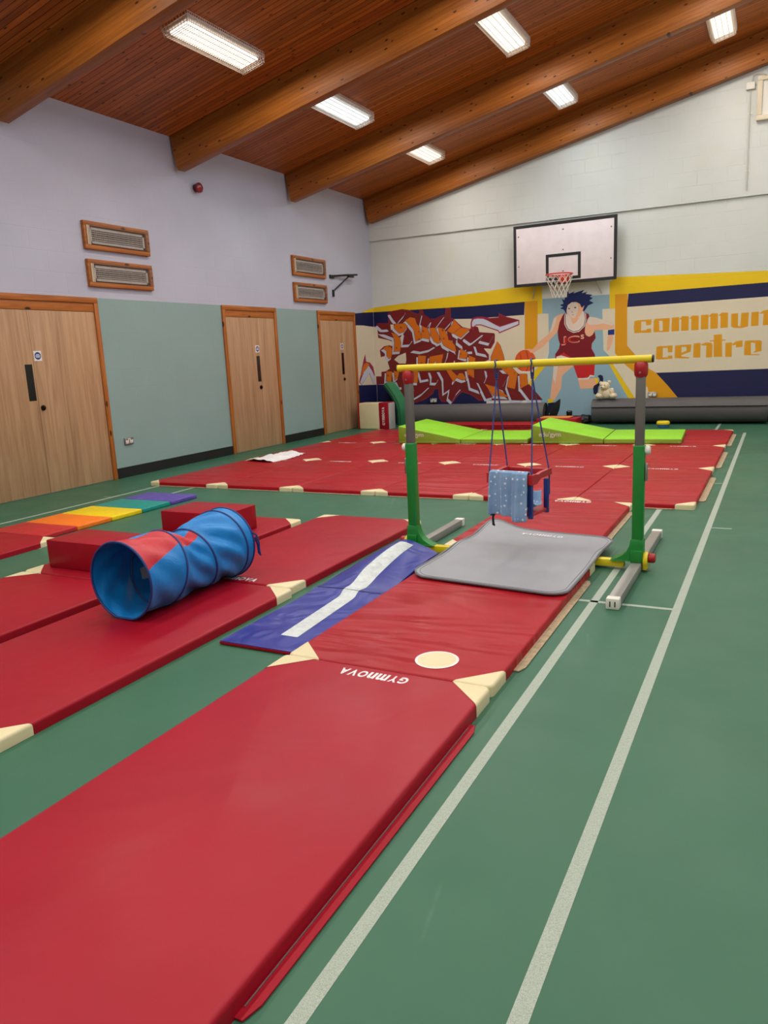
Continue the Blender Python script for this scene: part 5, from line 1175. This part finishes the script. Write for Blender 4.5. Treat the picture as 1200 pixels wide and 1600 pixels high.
# extract vent, junction box and conduit on the gable
r = thing('extract_vent', 'cream framed louvred vent high on the back wall at the right edge', 'vent', (.05, YB-.035, 4.65))
y = YB-.035
bm = bm_new()
for q in ((-.52, .62, 4.65, 4.72), (-.52, .62, 5.21, 5.28), (-.52, -.45, 4.72, 5.21), (.55, .62, 4.72, 5.21)): rbox(bm, q[0], q[1], y-.07, y, q[2], q[3], .006, 2)
obj('frame', bm, plain('cream_metal', (214,202,176), .5), r, True)
bm = bm_new()
for q in ((-.45, .55, 4.72, 4.78), (-.45, .55, 5.15, 5.21), (-.45, -.36, 4.78, 5.15), (.46, .55, 4.78, 5.15)): box(bm, q[0], q[1], y-.04, y, q[2], q[3])
obj('inner_frame', bm, WHITEP, r)
bm = bm_new(); box(bm, -.36, .46, y-.008, y, 4.78, 5.15); obj('backing', bm, GDARK, r)
bm = bm_new()
for k in range(10):
    b2 = bmesh.new(); box(b2, -.36, .46, -.016, .012, -.002, .002, Matrix.Translation((0, y-.025, 4.80+.0365*k)) @ Matrix.Rotation(-.6, 4, 'X')); join(bm, b2)
for k in range(24): box(bm, -.36+.0345*k, -.357+.0345*k, y-.042, y-.038, 4.78, 5.15)
obj('louvres', bm, GRILLE, r)
r = thing('junction_box', 'white switch box with a cable looping to the vent', 'electrical box', (-.62, y, 5.14))
bm = bm_new(); rbox(bm, -.68, -.56, y-.05, y, 5.12, 5.22, .006, 2); obj('box', bm, WHITEP, r, True)
bm = bm_new(); tube(bm, [(-.60, y-.03, 5.22), (-.60, y-.035, 5.27), (-.585, y-.04, 5.315), (-.55, y-.04, 5.335), (-.50, y-.05, 5.32), (-.46, y-.08, 5.30), (-.40, y-.08, 5.27)], .008, 8); obj('cable', bm, plain('beige_cable', (190,185,170), .5), r, True)
r = thing('conduit', 'thin grey conduit running down from the white switch box', 'conduit', (-.61, y, 3.66))
bm = bm_new(); tube(bm, [(-.62, y-.014, 5.12), (-.615, y-.014, 3.66)], .010, 10); obj('pipe', bm, plain('conduit_paint', (190,190,178), .5), r, True)
bm = bm_new()
for z in (3.95, 4.78): box(bm, -.645, -.585, y-.012, y, z-.012, z+.012)
obj('pipe_mount', bm, WHITEP, r)

# basketball backboard
Yb = 13.90
bb = thing('basketball_backboard', 'white basketball backboard with black border, red hoop and net', 'basketball hoop', (-3.47, Yb, 2.465))
BX0, BX1, BZ0, BZ1 = -4.368, -2.566, 2.468, 3.515
BOARD = plain('backboard_white', (222,212,214), .45)
bm = bm_new(); rbox(bm, BX0, BX1, Yb, Yb+.03, BZ0, BZ1, .004, 2); obj('board', bm, BOARD, bb, True)
def frame(bm, x0, x1, z0, z1, w_, y0, y1):
    for q in ((x0, x1, z0, z0+w_), (x0, x1, z1-w_, z1), (x0, x0+w_, z0+w_, z1-w_), (x1-w_, x1, z0+w_, z1-w_)): box(bm, q[0], q[1], y0, y1, q[2], q[3])
bm = bm_new(); frame(bm, BX0-.002, BX1+.002, BZ0-.002, BZ1+.002, .05, Yb-.003, Yb+.033); obj('border', bm, BLACK, bb, label='black border')
bm = bm_new(); frame(bm, -3.785, -3.17, 2.535, 2.98, .05, Yb-.003, Yb+.001); obj('target_rectangle', bm, BLACK, bb, label='black target rectangle')
for x, z in ((-4.28, 3.33), (-4.28, 2.82), (-2.66, 3.33), (-2.66, 2.82), (-3.48, 3.38), (-3.48, 3.04), (-3.48, 2.68)):
    bm = bm_new(); lathe(bm, [(0, 0), (.013, 0), (.011, .006), (0, .007)], 12, Matrix.Translation((x, Yb, z)) @ Matrix.Rotation(PI/2, 4, 'X')); obj('bolt', bm, GREYM, bb, True)
rc = Vector((-3.46, 13.56, 2.60)); RR = .225
bm = bm_new(); tube(bm, [rc+Vector((RR*math.cos(a), RR*math.sin(a), 0)) for a in [2*PI*i/48 for i in range(48)]], .011, 10, closed=True); ORG = plain('hoop_red', (206,52,34), .4); hoop = obj('rim', bm, ORG, bb, True, label='red rim')
bm = bm_new()
for s in (-1, 1): tube(bm, [rc+Vector((s*.20, .10, -.005)), Vector((-3.46+s*.07, Yb-.012, 2.585))], .010, 8); tube(bm, [rc+Vector((s*.10, .205, 0)), Vector((-3.46+s*.06, Yb-.01, 2.49))], .008, 8)
rbox(bm, -3.55, -3.37, Yb-.014, Yb-.001, 2.48, 2.62, .003, 2); obj('rim_bracket', bm, ORG, bb, True)
bm = bm_new(); NN = 12
def npt(k, t_, dirn):
    a = 2*PI*(k+dirn*t_*2.5)/NN; rad = RR*(1-.44*sm(0, 1, t_)-.03*math.sin(PI*t_)); return rc+Vector((rad*math.cos(a), rad*math.sin(a), -.38*t_-.008))
for k in range(NN):
    for d_ in (-1, 1): tube(bm, [npt(k, i/16, d_) for i in range(17)], .0042, 5)
obj('net', bm, plain('net_cord', (222,214,204), .8), bb, True)
for x in (-4.0, -2.93):
    bm = bm_new(); rbox(bm, x-.03, x+.03, Yb+.03, Yb+.06, BZ0+.05, BZ1-.05, .003, 1)
    for z in (2.62, 3.4): rbox(bm, x-.02, x+.02, Yb+.05, YB-.036 if z > 3.58 else YB-.001, z-.02, z+.02, .003, 1)
    tube(bm, [(x, Yb+.05, 2.50), (x+(.16 if x > -3.4 else -.0)-.08, YB-.012, 2.26)], .012, 8)
    obj('mounting_arm', bm, plain('mounting_grey', (170,166,156), .5), bb, True)

# ================================================================== CEILING LIGHTS
TRAY = plain('light_tray', (224,218,210), .45); CAGE = plain('cage_wire', (214,200,186), .4, .5, .3)
DIFF = {'warm': emit('tube_glow_warm', (1.0, .90, .76), EMIT), 'cool': emit('tube_glow_cool', (.86, .95, 1.0), EMIT)}
LAMP = {}
for g_, c_ in (('warm', (1.0, .93, .84)), ('cool', (.9, .96, 1.0))):
    LAMP[g_] = bpy.data.lights.new('tube_'+g_, 'AREA'); LAMP[g_].shape = 'RECTANGLE'; LAMP[g_].size = .28; LAMP[g_].size_y = 1.2; LAMP[g_].color = c_; LAMP[g_].energy = WATTS
def tray_parts(r, glow):
    bm = bm_new(); rbox(bm, -.15, .15, -.61, .61, -.045, .002, .006, 2); obj('tray', bm, TRAY, r, True, True)
    bm = bm_new(); rbox(bm, -.125, .125, -.585, .585, -.085, -.046, .016, 3); obj('diffuser', bm, DIFF[glow], r, True, True, label='glowing diffuser')
    bm = bm_new()
    for k in range(41):
        y_ = -.64+1.28*k/40; tube(bm, [(-.185, y_, .0), (-.175, y_, -.055), (-.14, y_, -.115), (.14, y_, -.115), (.175, y_, -.055), (.185, y_, 0)], .0034, 4)
    for x_, z_ in ((-.185, -.002), (-.18, -.028), (-.175, -.055), (-.158, -.085), (-.14, -.115), (-.07, -.115), (0, -.115), (.07, -.115), (.14, -.115), (.158, -.085), (.175, -.055), (.18, -.028), (.185, -.002)):
        tube(bm, [(x_, -.64, z_), (x_, .64, z_)], .0036, 4)
    for e in (-.645, .645):
        for z_ in (-.03, -.06, -.09): tube(bm, [(-.175-z_*.2, e, z_), (.175+z_*.2, e, z_)], .0036, 4)
        for k in range(9): tube(bm, [(-.16+.04*k, e, 0), (-.16+.04*k, e, -.112)], .0034, 4)
    obj('cage', bm, CAGE, r, True, True, label='wire cage')
    lo = bpy.data.objects.new('lamp', LAMP[glow]); COL.objects.link(lo); lo.parent = r; lo.location = (0, 0, -.128)
rowsx = (-5.56, -3.26, -.98, 1.32); baysy = (12.60, 9.95, 7.27, 4.5, 1.8, -.9)
names = {(0,2): 'caged ceiling light nearest the camera, above the left wall vents', (0,1): 'caged ceiling light between the second and third beams, left row', (1,1): 'caged ceiling light between the second and third beams, middle row',
 (1,0): 'caged ceiling light in the farthest bay, middle row above the backboard', (2,0): 'caged ceiling light in the farthest bay, right row near the gable vent', (0,0): 'caged ceiling light in the farthest bay, left row'}
first = {}
for i, x_ in enumerate(rowsx):
    for j, y_ in enumerate(baysy):
        glow = 'cool' if (i, j) in ((0,1), (1,0), (2,3), (0,4), (3,1)) else 'warm'
        lab = names.get((i, j), 'caged ceiling light outside the picture')
        if glow not in first:
            r = thing('ceiling_light', lab, 'ceiling light', (x_, y_, zceil(x_)), 0, 'caged strip lights'); r.rotation_euler = (0, -ang, 0); tray_parts(r, glow); first[glow] = r
        else:
            r = dup(first[glow], (x_, y_, zceil(x_)), lab, 'caged strip lights')

# ================================================================== DAYLIGHT, CAMERA, VIEW
w = bpy.data.worlds.new('sky'); sc.world = w; w.use_nodes = True
bg = w.node_tree.nodes['Background']; bg.inputs[0].default_value = (.62, .76, 1.0, 1); bg.inputs[1].default_value = SKY
for i, (a, b) in enumerate(wins):
    ld = bpy.data.lights.new('window_portal', 'AREA'); ld.shape = 'RECTANGLE'; ld.size = WZ1-WZ0; ld.size_y = b-a; ld.cycles.is_portal = True
    lo = bpy.data.objects.new('window_portal', ld); COL.objects.link(lo); lo.location = (XRW+.02, (a+b)/2, (WZ0+WZ1)/2); lo.rotation_euler = (0, PI/2, 0)

cam = bpy.data.cameras.new('camera'); co = bpy.data.objects.new('camera', cam); COL.objects.link(co); sc.camera = co
yw, pi_, ro = -0.4808305459805609, 0.201980020145691, -0.047917644708141305
f_ = Vector((math.sin(yw)*math.cos(pi_), math.cos(yw)*math.cos(pi_), -math.sin(pi_))); rt = Vector((math.cos(yw), -math.sin(yw), 0)); up = rt.cross(f_)
rt2 = math.cos(ro)*rt+math.sin(ro)*up; up2 = -math.sin(ro)*rt+math.cos(ro)*up
co.matrix_world = Matrix(((rt2.x, up2.x, -f_.x, 0), (rt2.y, up2.y, -f_.y, 0), (rt2.z, up2.z, -f_.z, 1.37), (0, 0, 0, 1)))
cam.sensor_fit = 'HORIZONTAL'; cam.sensor_width = 36; cam.lens = 36*1190.783/1200; cam.clip_start = .05; cam.clip_end = 100
vs = sc.view_settings; sc.display_settings.display_device = 'sRGB'
vs.view_transform = 'Standard'; vs.look = 'None'; vs.gamma = 1; vs.use_curve_mapping = False; vs.exposure = EXPO
sc.cycles.use_denoising = True; sc.cycles.max_bounces = 8; sc.cycles.diffuse_bounces = 5; sc.cycles.sample_clamp_indirect = 6
